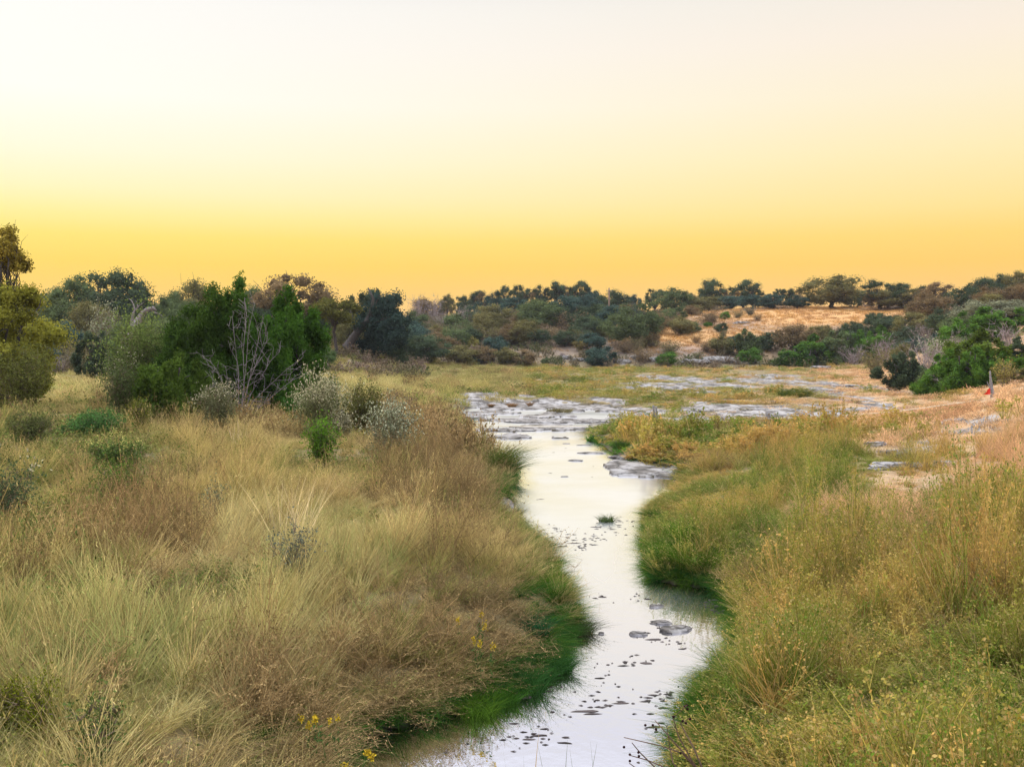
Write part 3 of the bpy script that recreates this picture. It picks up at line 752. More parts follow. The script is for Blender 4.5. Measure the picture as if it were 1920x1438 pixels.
DKG = (.050, .070, .038)   # dark live-oak green
MIG = (.080, .105, .044)   # mid green
OLV = (.125, .115, .046)   # olive
BRN = (.145, .105, .055)   # brownish olive
JUG = (.062, .125, .020)   # juniper green
BLG = (.042, .070, .056)   # blue green
GRP = (.17, .18, .115)     # pale grey green
G_RIDGE = 'oaks along the skyline ridge'
G_SLOPE = 'shrubs on the hillside'
G_MID = 'trees at the foot of the middle hill'
G_LEFT = 'trees behind the left meadow'
G_RIGHT = 'trees and bushes on the right slope'
TREES = [
 # ---- skyline of the middle ridge, left to right
 ('brush', 782, 558, 46, 235, BRN, 'mauve bare brush on the skyline right of the big dark oak', G_RIDGE),
 ('brush', 812, 560, 44, 232, BRN, 'second patch of mauve leafless brush on the low skyline', G_RIDGE),
 ('bush', 800, 556, 60, 240, BRN, 'low brown brush topping the lowest dip of the skyline', G_RIDGE),
 ('oak', 838, 550, 30, 236, OLV, 'small dome-shaped oak alone at the low left end of the ridge', G_RIDGE),
 ('oak', 868, 550, 32, 232, DKG, 'small oak on the ridge right of the dome-shaped one', G_RIDGE),
 ('tall', 891, 537, 28, 230, DKG, 'narrow double-headed oak rising above the ridge left of the jagged row', G_RIDGE),
 ('open', 907, 541, 26, 228, BRN, 'brownish open oak beside the double-headed one', G_RIDGE),
 ('oak', 925, 544, 32, 226, BLG, 'blue-green rounded oak low in the jagged ridge row', G_RIDGE),
 ('open', 944, 533, 30, 228, DKG, 'gappy oak standing tall at the left of the jagged ridge row', G_RIDGE),
 ('open', 976, 532, 36, 226, DKG, 'wide gappy oak with pink sky showing through its limbs', G_RIDGE),
 ('open', 998, 537, 28, 228, BRN, 'slim open oak right of the wide gappy one', G_RIDGE),
 ('open', 1018, 533, 34, 226, DKG, 'open-crowned oak left of the tallest oak of the ridge', G_RIDGE),
 ('tall', 1043, 522, 30, 224, DKG, 'tallest oak of the middle ridge with forked leaning limbs', G_RIDGE),
 ('open', 1064, 528, 30, 226, BRN, 'oak with thin crown right beside the tallest ridge oak', G_RIDGE),
 ('open', 1086, 524, 40, 224, DKG, 'oak with a spreading flat top tilted to the right on the ridge', G_RIDGE),
 ('open', 1106, 537, 34, 226, DKG, 'low open oak between the flat-topped oak and the broad dome', G_RIDGE),
 ('oak', 1112, 545, 40, 222, BLG, 'dark blue-green oak filling the ridge under the open crowns', G_RIDGE),
 ('oak', 1150, 540, 66, 220, DKG, 'broad dome of oak behind the utility pole', G_RIDGE),
 ('oak', 1186, 551, 34, 222, BLG, 'small bluish oak at the right end of the broad dome', G_RIDGE),
 # ---- second row under the ridge
 ('oak', 960, 553, 52, 212, BLG, 'dark oak filling the second row below the jagged ridge', G_RIDGE),
 ('oak', 905, 560, 60, 214, BLG, 'dark blue-green oak below the double-headed ridge oak', G_RIDGE),
 ('oak', 1012, 557, 78, 204, MIG, 'wide grey-green oak at the top edge of the tan clearing', G_RIDGE),
 ('oak', 1062, 550, 66, 206, BLG, 'very dark oak under the tallest ridge oak', G_RIDGE),
 ('oak', 1098, 552, 58, 206, BLG, 'dark oak left of the columnar brown shrub', G_RIDGE),
 ('tall', 1113, 556, 18, 198, BRN, 'narrow brown columnar oak left of the utility pole', G_RIDGE),
 ('oak', 1135, 560, 40, 212, MIG, 'green oak just behind the utility pole', G_RIDGE),
 ('oak', 1188, 563, 104, 186, MIG, 'big spreading green oak right of the utility pole', G_RIDGE),
 ('bush', 1088, 583, 50, 196, DKG, 'low dark shrub at the upper rim of the tan clearing', G_SLOPE),
 ('bush', 1122, 592, 52, 186, MIG, 'green shrub at the foot of the utility pole', G_SLOPE),
 ('bush', 1086, 610, 46, 172, DKG, 'dark shrub below the tan clearing', G_SLOPE),
 ('thin', 1068, 590, 60, 188, BRN, 'brown thin scrub on the tan clearing', G_SLOPE),
 ('bush', 1100, 600, 40, 178, OLV, 'olive shrub midway up the slope left of the pole', G_SLOPE),
 # ---- lower slope, left middle
 ('brush', 870, 578, 60, 205, BRN, 'mauve bare brush behind the dark rounded bush', G_SLOPE),
 ('brush', 830, 585, 50, 200, BRN, 'grey bare brush left of the dark rounded bush', G_SLOPE),
 ('bush', 856, 585, 60, 190, MIG, 'dark rounded bush with a bare tan ledge beneath it', G_MID),
 ('brush', 940, 580, 40, 200, BRN, 'pale bare stems beside the trunk of the slender yellow tree', G_SLOPE),
 ('thin', 885, 598, 40, 182, BRN, 'orange-brown scrub right of the dark rounded bush', G_MID),
 ('oak', 913, 584, 54, 160, OLV, 'slender olive tree with its trunk showing mid slope', G_MID),
 ('bush', 820, 608, 46, 160, OLV, 'yellowish bush above the dark tangled oak', G_MID),
 ('oak', 848, 612, 62, 152, MIG, 'green oak behind the dark tangled oak', G_MID),
 ('oak', 882, 614, 50, 156, DKG, 'dark oak left of the slender olive tree', G_MID),
 ('bush', 888, 630, 22, 150, (.20, .18, .05), 'small yellow-leaved bush under the slender olive tree', G_MID),
 ('oak', 800, 622, 90, 131, DKG, 'dark tangled oak with crooked low limbs at the meadow edge', G_MID),
 ('bush', 870, 645, 60, 144, OLV, 'olive bush on the rocks below the yellow-leaved bush', G_MID),
 ('bush', 908, 647, 46, 146, BRN, 'brown bush at the foot of the middle slope', G_MID),
 ('bush', 930, 628, 50, 152, BLG, 'blue-green bush right of the slender olive tree', G_MID),
 ('oak', 958, 603, 54, 158, BRN, 'brownish oak left of the olive oak on the lower slope', G_MID),
 ('oak', 984, 596, 64, 154, OLV, 'olive oak standing tallest on the lower middle slope', G_MID),
 ('oak', 1008, 614, 44, 152, DKG, 'dark oak tucked right of the olive oak on the lower slope', G_MID),
 ('bush', 950, 650, 46, 144, OLV, 'olive bush on the rocky foot below the brownish oak', G_MID),
 ('bush', 985, 655, 46, 143, BRN, 'brown bush on the rocky foot below the olive oak', G_MID),
 ('bush', 890, 668, 30, 139, BLG, 'low dark bush on the bluish rocks at the valley floor', G_MID),
 ('bush', 1024, 670, 18, 140, MIG, 'tiny green bush on the pinkish bank at the valley floor', G_MID),
 ('brush', 1056, 663, 34, 141, BRN, 'dead brush on the pinkish bank at the valley floor', G_MID),
 ('bush', 1126, 647, 56, 145, BLG, 'round dark blue-green bush low on the slope', G_MID),
 ('bush', 1092, 634, 34, 150, (.17, .14, .05), 'yellow-brown bush left above the round blue-green bush', G_SLOPE),
 ('thin', 1060, 628, 40, 160, OLV, 'thin olive scrub in the middle of the slope', G_SLOPE),
 ('thin', 1035, 612, 50, 170, BRN, 'brown scrub left of the thin olive scrub', G_SLOPE),
 ('bush', 1160, 608, 40, 172, OLV, 'olive shrub under the big spreading oak', G_SLOPE),
 ('thin', 1172, 640, 44, 155, BRN, 'brown scrub right of the round blue-green bush', G_SLOPE),
 ('thin', 1210, 605, 40, 176, BRN, 'brown scrub below the right side of the big spreading oak', G_SLOPE),
 ('bush', 1205, 632, 24, 164, DKG, 'small dark shrub alone on the orange grass', G_SLOPE),
 ('bush', 1252, 658, 42, 143, JUG, 'low green creeping bush above the grey rock slope', G_SLOPE),
 ('thin', 1205, 655, 50, 146, BRN, 'brown scrub on the steep foot of the hill', G_SLOPE),
 ('thin', 1308, 660, 22, 146, OLV, 'single olive tuft above the grey rock slope', G_SLOPE),
 # ---- right middle skyline
 ('open', 1228, 537, 36, 214, DKG, 'lollipop-headed oak standing apart left of the dip', G_RIDGE),
 ('oak', 1262, 538, 64, 210, MIG, 'grey-green oak right of the lollipop-headed one', G_RIDGE),
 ('open', 1293, 544, 24, 214, BRN, 'small thin-crowned oak peeping over the hedge of oaks', G_RIDGE),
 ('oak', 1335, 517, 54, 212, DKG, 'tall mushroom-shaped oak above the hedge of oaks', G_RIDGE),
 ('open', 1362, 534, 40, 212, BRN, 'open oak limbs right of the mushroom-shaped oak', G_RIDGE),
 ('open', 1394, 522, 56, 214, DKG, 'sparse wide oak with two separate heads on the skyline', G_RIDGE),
 ('open', 1416, 535, 30, 214, DKG, 'small right-leaning oak at the end of the sparse one', G_RIDGE),
 ('oak', 1296, 553, 44, 204, OLV, 'olive oak at the left end of the hedge of oaks', G_RIDGE),
 ('oak', 1330, 553, 54, 203, OLV, 'brown-green oak under the mushroom-shaped oak', G_RIDGE),
 ('oak', 1370, 552, 58, 203, BLG, 'blue-green oak in the hedge under the sparse wide oak', G_RIDGE),
 ('oak', 1412, 552, 58, 204, BLG, 'dark blue-green oak in the hedge above the golden slope', G_RIDGE),
 ('oak', 1450, 550, 54, 206, BLG, 'dark low oak at the right end of the hedge', G_RIDGE),
 ('tall', 1440, 546, 14, 216, DKG, 'tiny spindly oak left of the small flat-topped pair', G_RIDGE),
 ('open', 1462, 538, 28, 216, DKG, 'small flat-topped oak left of the great round oak', G_RIDGE),
 ('tall', 1480, 537, 16, 216, DKG, 'narrow oak with round head left of the great round oak', G_RIDGE),
 ('tall', 1497, 539, 16, 216, BRN, 'thin ragged oak next to the great round oak', G_RIDGE),
 ('oak', 1495, 552, 48, 206, BLG, 'low dark oak touching the left flank of the great round oak', G_RIDGE),
 ('oak', 1560, 513, 112, 196, OLV, 'great round oak crowning the golden grass hill', G_RIDGE),
 ('oak', 1612, 540, 40, 206, DKG, 'dark oak filling the gap right of the great round oak', G_RIDGE),
 ('oak', 1648, 541, 52, 198, BRN, 'brownish rounded oak at the hill edge right of the great oak', G_RIDGE),
 ('open', 1652, 522, 62, 206, DKG, 'flat-topped dark oak above the brownish rounded oak', G_RIDGE),
 ('open', 1700, 523, 60, 204, DKG, 'wide dark oak right of the flat-topped one', G_RIDGE),
 ('oak', 1692, 535, 84, 190, OLV, 'olive oak with dark trunk at the right end of the golden hill', G_RIDGE),
 ('open', 1750, 527, 56, 202, BRN, 'oak with thin brown crown where the skyline dips', G_RIDGE),
 ('oak', 1742, 545, 80, 180, BRN, 'brown bushy oak below the skyline dip', G_RIDGE),
 ('oak', 1805, 534, 62, 190, DKG, 'dark oak where the skyline climbs again', G_RIDGE),
 ('oak', 1846, 516, 66, 180, DKG, 'large dark oak on the rising right skyline', G_RIDGE),
 ('oak', 1882, 512, 54, 178, DKG, 'dark oak between the large one and the right edge', G_RIDGE),
 ('oak', 1912, 503, 50, 174, OLV, 'highest oak at the right edge of the picture', G_RIDGE),
 ('oak', 1858, 534, 60, 168, BRN, 'brown rounded oak beneath the large dark one', G_RIDGE),
 ('oak', 1905, 530, 60, 166, BRN, 'brown oak beneath the highest right-edge oak', G_RIDGE),
 # ---- slope shrubs of the right middle hill
 ('bush', 1262, 573, 44, 196, MIG, 'green rounded shrub under the grey-green skyline oak', G_SLOPE),
 ('thin', 1230, 592, 60, 182, BRN, 'wide brown scrub with pale blossom beside the big spreading oak', G_SLOPE),
 ('bush', 1276, 592, 50, 180, OLV, 'olive scrub above the orange grass', G_SLOPE),
 ('bush', 1298, 602, 30, 176, MIG, 'green shrub right of the olive scrub', G_SLOPE),
 ('bush', 1327, 603, 16, 178, JUG, 'tiny bright green round shrub on the orange grass', G_SLOPE),
 ('bush', 1359, 583, 22, 190, JUG, 'small bright green shrub under the hedge of oaks', G_SLOPE),
 ('thin', 1330, 585, 50, 190, BRN, 'mauve-brown brush under the hedge of oaks', G_SLOPE),
 ('thin', 1384, 582, 30, 190, OLV, 'dull scrub at the left start of the golden slope', G_SLOPE),
 ('bush', 1352, 604, 24, 176, DKG, 'dark flat shrub in the middle of the orange slope', G_SLOPE),
 ('thin', 1420, 590, 24, 184, BRN, 'brown scrub tuft on the golden slope', G_SLOPE),
 ('thin', 1305, 628, 30, 162, (.2, .13, .05), 'golden-brown scrub on the orange slope', G_SLOPE),
 ('thin', 1255, 640, 50, 156, OLV, 'grey-olive scrub above the creeping bush', G_SLOPE),
 ('thin', 1325, 640, 40, 158, BRN, 'brown scrub left of the lower green bushes', G_SLOPE),
 # ---- green belt at the foot of the golden hill
 ('bush', 1352, 628, 50, 150, OLV, 'olive bush at the left end of the green belt', G_RIGHT),
 ('jun', 1398, 613, 56, 148, MIG, 'dark green juniper at the left of the green belt', G_RIGHT),
 ('bush', 1405, 650, 44, 142, JUG, 'bright green bush at the foot of the left juniper', G_RIGHT),
 ('bush', 1440, 620, 50, 148, DKG, 'dark bush between the left juniper and the brown-topped tree', G_RIGHT),
 ('oak', 1492, 603, 76, 146, BRN, 'brown-topped tree standing highest over the green belt', G_RIGHT),
 ('jun', 1490, 645, 70, 136, JUG, 'bright green juniper at the front of the belt', G_RIGHT),
 ('jun', 1528, 622, 70, 138, JUG, 'full green juniper in the centre of the belt', G_RIGHT),
 ('jun', 1570, 610, 76, 140, MIG, 'tall rounded juniper behind the centre of the belt', G_RIGHT),
 ('jun', 1562, 645, 60, 134, DKG, 'dark low juniper in front of the tall rounded one', G_RIGHT),
 ('jun', 1612, 612, 64, 138, JUG, 'green juniper right of the tall rounded one', G_RIGHT),
 ('brush', 1600, 650, 54, 128, BRN, 'grey leafless brush in front of the belt', G_RIGHT),
 ('jun', 1650, 606, 70, 130, JUG, 'olive-topped juniper at the right end of the belt', G_RIGHT),
 ('brush', 1660, 635, 60, 118, BRN, 'bluish bare brush at the right end of the belt', G_RIGHT),
 ('bush', 1632, 585, 24, 164, DKG, 'small dark shrub on the golden hill edge', G_RIGHT),
 ('oak', 1656, 585, 66, 160, DKG, 'dark flat oak below the golden hill edge', G_RIGHT),
 ('oak', 1712, 580, 70, 142, OLV, 'grey-olive oak with pinkish trunk right of the golden hill', G_RIGHT),
 ('brush', 1735, 612, 60, 120, BRN, 'mauve brush below the grey-olive oak', G_RIGHT),
 ('bush', 1712, 628, 50, 112, BLG, 'blue-green dome bush behind the bare grey shrub', G_RIGHT),
 ('oak', 1775, 575, 70, 146, DKG, 'dark oak below the brown bushy oak', G_RIGHT),
 ('oak', 1822, 560, 80, 140, GRP, 'pale grey-green oak below the large dark skyline oak', G_RIGHT),
 ('oak', 1890, 558, 90, 128, GRP, 'pale green oak at the right edge below the brown oaks', G_RIGHT),
 ('thin', 1640, 662, 60, 104, OLV, 'thin olive scrub left of the dark squat juniper', G_RIGHT),
 ('jun', 1694, 648, 84, 72, DKG, 'dark squat juniper left of the grey bare shrub', G_RIGHT),
 ('brush', 1742, 640, 96, 74, BRN, 'big grey leafless shrub between two junipers', G_RIGHT),
 ('thin', 1762, 636, 70, 84, GRP, 'pale thin shrub behind the big leafless one', G_RIGHT),
 ('jun', 1796, 592, 90, 88, JUG, 'bright green juniper leaning up the right slope', G_RIGHT),
 ('jun', 1858, 566, 122, 92, JUG, 'wide bright green juniper high on the right slope', G_RIGHT),
 ('brush', 1800, 630, 60, 78, BRN, 'grey twiggy brush between the bright junipers', G_RIGHT),
 ('brush', 1888, 615, 84, 74, BRN, 'mauve leafless brush at the right edge', G_RIGHT),
 ('jun', 1842, 610, 118, 60, (.075, .11, .018), 'yellow-green juniper behind the grey post', G_RIGHT),
 ('jun', 1776, 652, 84, 60, JUG, 'low bright green juniper left of the yellow-green one', G_RIGHT),
 ('jun', 1908, 628, 76, 62, DKG, 'dark juniper at the right edge above the pink grass', G_RIGHT),
 ('thin', 1884, 680, 44, 52, (.20, .17, .05), 'yellowish thin bush right of the grey post', G_RIGHT),
 ('bush', 1724, 712, 34, 62, JUG, 'low dark green bush at the foot of the grey bare shrub', G_RIGHT),
 ('bush', 1640, 688, 16, 88, DKG, 'tiny dark bush alone on the dry grass left of the junipers', G_RIGHT),
 ('brush', 1790, 705, 60, 58, BRN, 'low dead brush under the bright green juniper', G_RIGHT),
  # ---- more of the right slope
 ('bush', 1700, 608, 60, 124, DKG, 'dark bush under the grey-olive oak', G_RIGHT),
 ('bush', 1745, 590, 60, 130, OLV, 'olive bush right of the grey-olive oak', G_RIGHT),
 ('oak', 1790, 592, 60, 118, MIG, 'green oak above the leaning juniper', G_RIGHT),
 ('bush', 1755, 622, 56, 100, BLG, 'blue-green bush above the pale thin shrub', G_RIGHT),
 ('bush', 1822, 625, 60, 84, MIG, 'green bush between the leaning juniper and the twiggy brush', G_RIGHT),
 ('oak', 1860, 545, 70, 150, OLV, 'olive oak behind the pale grey-green oak', G_RIGHT),
 ('oak', 1915, 580, 70, 110, MIG, 'green oak cut by the right edge above the mauve brush', G_RIGHT),
 ('bush', 1885, 600, 60, 98, BLG, 'dull green bush above the mauve brush', G_RIGHT),
 ('bush', 1690, 640, 44, 96, OLV, 'olive bush left above the dark squat juniper', G_RIGHT),
 ('jun', 1820, 640, 90, 57, JUG, 'bright green juniper filling the middle of the right thicket', G_RIGHT),
 ('jun', 1880, 655, 60, 58, JUG, 'green juniper behind the yellowish thin bush', G_RIGHT),
 ('bush', 1920, 690, 50, 52, OLV, 'olive bush at the right edge beside the dark juniper', G_RIGHT),
 ('bush', 1740, 690, 50, 64, MIG, 'green bush at the foot of the big leafless shrub', G_RIGHT),
 ('oak', 1600, 600, 60, 156, DKG, 'dark oak behind the right half of the green belt', G_RIGHT),
 ('oak', 1540, 606, 50, 150, OLV, 'olive oak behind the centre of the green belt', G_RIGHT),
 ('bush', 1680, 590, 44, 150, BLG, 'blue-green bush between the dark flat oak and the grey-olive oak', G_RIGHT),
 # ---- left: behind the meadow
 ('oak', 140, 512, 90, 125, MIG, 'grey-green oak rising right of the near golden tree', G_LEFT),
 ('oak', 215, 494, 120, 122, DKG, 'tall dark oak with sky holes on the left skyline', G_LEFT),
 ('oak', 262, 530, 70, 126, DKG, 'lower right shoulder oak of the tall dark one', G_LEFT),
 ('oak', 60, 540, 90, 128, MIG, 'oak half hidden behind the near golden tree', G_LEFT),
 ('oak', 362, 516, 100, 128, OLV, 'olive oak on the skyline left of the big juniper', G_LEFT),
 ('oak', 320, 545, 70, 122, MIG, 'green oak behind the pale broken snag', G_LEFT),
 ('open', 545, 508, 130, 120, BRN, 'thin-topped oak on the skyline over the right juniper', G_LEFT),
 ('oak', 470, 528, 90, 126, MIG, 'oak showing between the two big junipers', G_LEFT),
 ('oak', 600, 545, 80, 124, MIG, 'oak with brownish top right of the junipers', G_LEFT),
 ('open', 690, 530, 70, 118, DKG, 'open dark oak limbs rising above the blue-green oak', G_LEFT),
 ('oak', 172, 560, 90, 112, OLV, 'olive bushy tree below the tall dark oak', G_LEFT),
 ('thin', 195, 585, 60, 104, GRP, 'tan scrub on the slope under the tall dark oak', G_LEFT),
 ('bush', 132, 598, 64, 96, BLG, 'grey-green cactus-like thicket right of the golden tree', G_LEFT),
 ('bush', 228, 600, 60, 94, MIG, 'green bush left of the pale broken snag', G_LEFT),
 ('bush', 275, 610, 70, 90, JUG, 'bright green bush behind the pale broken snag', G_LEFT),
 ('jun', 184, 606, 84, 76, DKG, 'dark blue-green juniper at the far edge of the left meadow', G_LEFT),
 ('brush', 112, 664, 70, 84, BRN, 'grey dead brush at the far edge of the left meadow', G_LEFT),
 ('thin', 140, 640, 60, 86, OLV, 'thin olive brush left of the dark blue-green juniper', G_LEFT),
 ('bush', 30, 640, 90, 88, OLV, 'olive bush hidden low behind the golden tree', G_LEFT),
]
_r = random.Random(4)
for k in range(50):       # the countless-looking but separate shrubs between the named ones
    D = _r.uniform(143, 205); x = _r.uniform(780, 1230) if k < 40 else _r.uniform(1200, 1420)
    X, Y, z = at(x, D)
    yb = HY + F * (HC - z) / D
    c = _r.choice([OLV, BRN, DKG, MIG, BLG, BRN])
    hh = _r.uniform(16, 38) if k < 40 else _r.uniform(9, 19)
    nm = {OLV: 'olive', BRN: 'brown', DKG: 'dark green', MIG: 'green', BLG: 'blue-green'}[c]
    TREES.append((_r.choice(['bush', 'bush', 'thin', 'oak']) if k < 40 else _r.choice(['bush', 'thin', 'thin']), x, yb - hh, hh * _r.uniform(1.2, 1.9), D, c,
                  'small %s shrub among many alike on the %s' % (nm, 'middle slope' if k < 40 else 'orange grass slope'), 'small shrubs dotted over the hillside'))
for k, (x, yt, w, D, c, lab) in enumerate([(35, 590, 90, 108, MIG, 'bush low behind the trunk of the golden tree'), (120, 560, 90, 116, MIG, 'green tree filling the slope right of the golden tree'), (300, 590, 80, 108, MIG, 'green bush under the skyline left of the big junipers'),
        (250, 565, 90, 116, DKG, 'dark green tree behind the bent snag'), (355, 560, 90, 118, MIG, 'green tree mass behind the left big juniper'), (500, 570, 100, 118, DKG, 'dark tree mass behind the cleft of the big junipers'),
        (620, 590, 70, 122, DKG, 'dark tree over the white parked car'), (735, 575, 70, 122, DKG, 'dark green right flank beside the blue-green oak'), (745, 615, 60, 118, DKG, 'low dark bush under the right flank of the blue-green oak'),
        (165, 625, 60, 90, OLV, 'olive brush just left behind the dark meadow juniper'), (60, 600, 80, 100, OLV, 'olive brush behind the golden tree at the slope foot'), (780, 600, 60, 150, BLG, 'blue-grey bush right of the big blue-green oak'),
        (775, 580, 60, 190, MIG, 'green bush high behind the blue-grey one')]):
    TREES.append(('oak' if k not in (0, 8, 9, 10, 11) else 'bush', x, yt, w, D, c, lab, G_LEFT))
for t in TREES:
    plant(*t)

# ------------------------------------------------------------------ near trees and shrubs of the left bank
def wpts(L, D, dy=None):
    """photo pixels to world points on the upright plane D metres away (dy: depth offsets)"""
    return np.array([((x - CX) / F * (D + (dy[i] if dy else 0)), D + (dy[i] if dy else 0), HC - (y - HY) / F * (D + (dy[i] if dy else 0))) for i, (x, y) in enumerate(L)])

def custom(kind, x, ytop, w, D, col, label, name, cat, seed, group=None, **kw):
    X, Y, z = at(x, D)
    h = HC + (HY - ytop) / F * D - z
    W = w / F * D
    e = empty(name, (X, Y, z))
    tag(e, label, cat, group)
    crown, wood = kind(seed, H=h, W=W, **kw)
    if crown: link('crown' if cat == 'tree' else 'foliage', crown, M_LEAF, e, col)
    br = kind is brush_meshes
    link('trunk' if cat == 'tree' else 'stems', wood, M_TWIG if br else M_BARK, e, (.17, .13, .09) if br else None)
    return e, h, W

G_JUN = 'big junipers on the left bank'
e, h, W = custom(oak_meshes, 6, 496, 250, 44, (.25, .245, .036), 'golden olive tree with a thin feathery top at the left edge', 'mesquite_tree', 'tree', 11, ncl=90, rc=(.075, .13), nleaf=30000, leaf=.11, trunk_h=.10, low=-.14, nlimb=10)
c2, w2 = oak_meshes(12, H=8.5, W=2.6, ncl=16, rc=(.12, .19), nleaf=2600, leaf=.12, low=.6, trunk_h=.35, nlimb=12, tr=.014)
link('crown', c2, M_LEAF, e, (.27, .21, .035)); link('limb', w2, M_BARK, e)
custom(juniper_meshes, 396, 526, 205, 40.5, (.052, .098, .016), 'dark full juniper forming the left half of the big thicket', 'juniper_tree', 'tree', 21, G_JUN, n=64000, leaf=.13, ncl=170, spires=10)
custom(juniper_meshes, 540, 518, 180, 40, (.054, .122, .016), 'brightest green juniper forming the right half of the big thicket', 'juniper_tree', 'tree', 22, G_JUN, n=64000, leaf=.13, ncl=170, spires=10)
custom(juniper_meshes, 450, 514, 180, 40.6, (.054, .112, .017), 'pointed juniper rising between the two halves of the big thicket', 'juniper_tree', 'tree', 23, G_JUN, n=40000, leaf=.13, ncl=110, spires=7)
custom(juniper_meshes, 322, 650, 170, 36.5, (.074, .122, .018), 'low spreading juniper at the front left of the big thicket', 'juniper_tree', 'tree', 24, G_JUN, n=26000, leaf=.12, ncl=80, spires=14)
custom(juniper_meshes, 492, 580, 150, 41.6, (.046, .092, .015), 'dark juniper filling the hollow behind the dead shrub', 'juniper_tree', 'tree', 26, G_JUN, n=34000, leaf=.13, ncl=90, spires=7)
custom(juniper_meshes, 632, 738, 60, 36, (.018, .050, .012), 'small dark juniper sprig right of the white-flowered shrub', 'juniper_tree', 'tree', 25, G_JUN, n=4000, leaf=.12, ncl=14)
G_SHR = 'shrubs of the left bank'
def shrub(x, ytop, w, D, col, label, seed, nleaf=5000, leaf=.07, ntw=600, nst=40, blossom=0, bcol=(.46, .43, .28), name='shrub'):
    e, h, W = custom(brush_meshes, x, ytop, w, D, col, label, name, 'shrub', seed, G_SHR, nst=nst, ntw=ntw, nleaf=nleaf, leaf=leaf, wid=.014)
    if blossom:
        rng = np.random.default_rng(seed + 5)
        fm = e.children[0].data
        co = np.zeros(len(fm.vertices) * 3); fm.vertices.foreach_get('co', co); co = co.reshape(-1, 4, 3).mean(1)
        key = co[:, 2] / h + np.hypot(co[:, 0], co[:, 1]) / W * .8 + rng.normal(size=len(co)) * .12
        P = co[np.argsort(-key)[:blossom]] + np.array([0, 0, .03])
        m = MB(); m.flecks(P, rng.uniform(.035, .08, len(P)), rng, asp=.5, up=np.array([0, 0, 1.]))
        link('blossom', m.mesh('blossom'), M_LEAF, e, bcol)
    return e
shrub(250, 622, 110, 41, (.14, .19, .05), 'soft olive willow-like shrub left of the big junipers', 31, 13000, .10, 900, 50)
shrub(225, 690, 60, 37, (.10, .135, .045), 'green weedy shrub with pale tips below the willow-like shrub', 32, 4000, .08, blossom=120, bcol=(.45, .40, .28))
shrub(40, 668, 130, 41.5, (.15, .165, .04), 'loose olive bush hiding the foot of the golden olive tree', 30, 9000, .09, 800, 46)
shrub(408, 742, 74, 33, (.15, .16, .075), 'pale-tipped shrub in front of the dark thicket', 33, 6000, .07, blossom=500)
shrub(598, 722, 92, 30.5, (.20, .22, .10), 'tall shrub covered in white blossom right of the junipers', 34, 8000, .06, 700, 46, 1900)
shrub(640, 790, 46, 30, (.17, .17, .09), 'small white-flowered shrub at the right foot of the tall one', 35, 3200, .06, 300, 24, 700)
shrub(682, 742, 76, 33, (.115, .12, .035), 'olive rounded shrub behind the white-flowered shrub', 36, 7500, .07)
shrub(730, 778, 92, 25.5, (.17, .19, .11), 'silvery green shrub with loose pale sprays', 37, 6500, .06, 700, 40, 900, (.42, .44, .30))
shrub(745, 735, 90, 42, (.12, .09, .06), 'thin brown bare shrub behind the silvery one', 38, 900, .06, 500, 34)
shrub(600, 800, 60, 25, (.10, .21, .022), 'lime green feathery shrub below the white-flowered one', 39, 4200, .06)
shrub(262, 762, 34, 33, (.12, .13, .022), 'yellow-green upright shrub at the foot of the low juniper', 40, 2600, .07)
shrub(560, 752, 56, 35, (.040, .125, .02), 'bright green small shrub under the right juniper', 41, 3200, .08)
shrub(175, 772, 190, 31, (.075, .17, .045), 'broad soft green weed thicket left of the junipers', 42, 12000, .06, 1100, 70)
shrub(60, 780, 110, 28, (.115, .135, .045), 'olive green weed thicket at the left edge of the meadow', 43, 6500, .06, 700, 50)
shrub(215, 828, 150, 23, (.11, .17, .045), 'leafy green weeds with yellowish tops below the soft green thicket', 44, 8000, .055, 800, 60, 300, (.38, .36, .12))
shrub(12, 900, 90, 15.5, (.07, .11, .05), 'dark leafy weed clump at the left edge with white specks', 45, 4500, .045, 600, 40, 40)
shrub(200, 885, 34, 17, (.085, .16, .03), 'slim green weed left of the pale seed-stalk grass', 46, 1300, .045, 140, 12)
shrub(238, 880, 40, 17.5, (.10, .17, .03), 'bright green slim weed beside the other slim weed', 47, 1700, .045, 160, 14)
shrub(395, 915, 30, 16, (.15, .18, .10), 'pale silvery weed spike in the middle of the left meadow', 48, 900, .04, 120, 10)
shrub(545, 1010, 60, 12.6, (.12, .15, .12), 'grey-blue thistle-like weed in the pale grass', 49, 2000, .035, 260, 20)
shrub(22, 1296, 34, 8.1, (.15, .17, .012), 'olive green broom-like weed at the lower left edge', 50, 2600, .022, 260, 22)
shrub(72, 1298, 30, 7.9, (.15, .18, .012), 'olive green broom-like weed right of its twin at the lower left', 51, 2600, .022, 260, 22)
shrub(190, 1330, 70, 7.4, (.10, .14, .04), 'leafy green weed with yellowing leaves at the bottom left', 52, 900, .035, 160, 14)

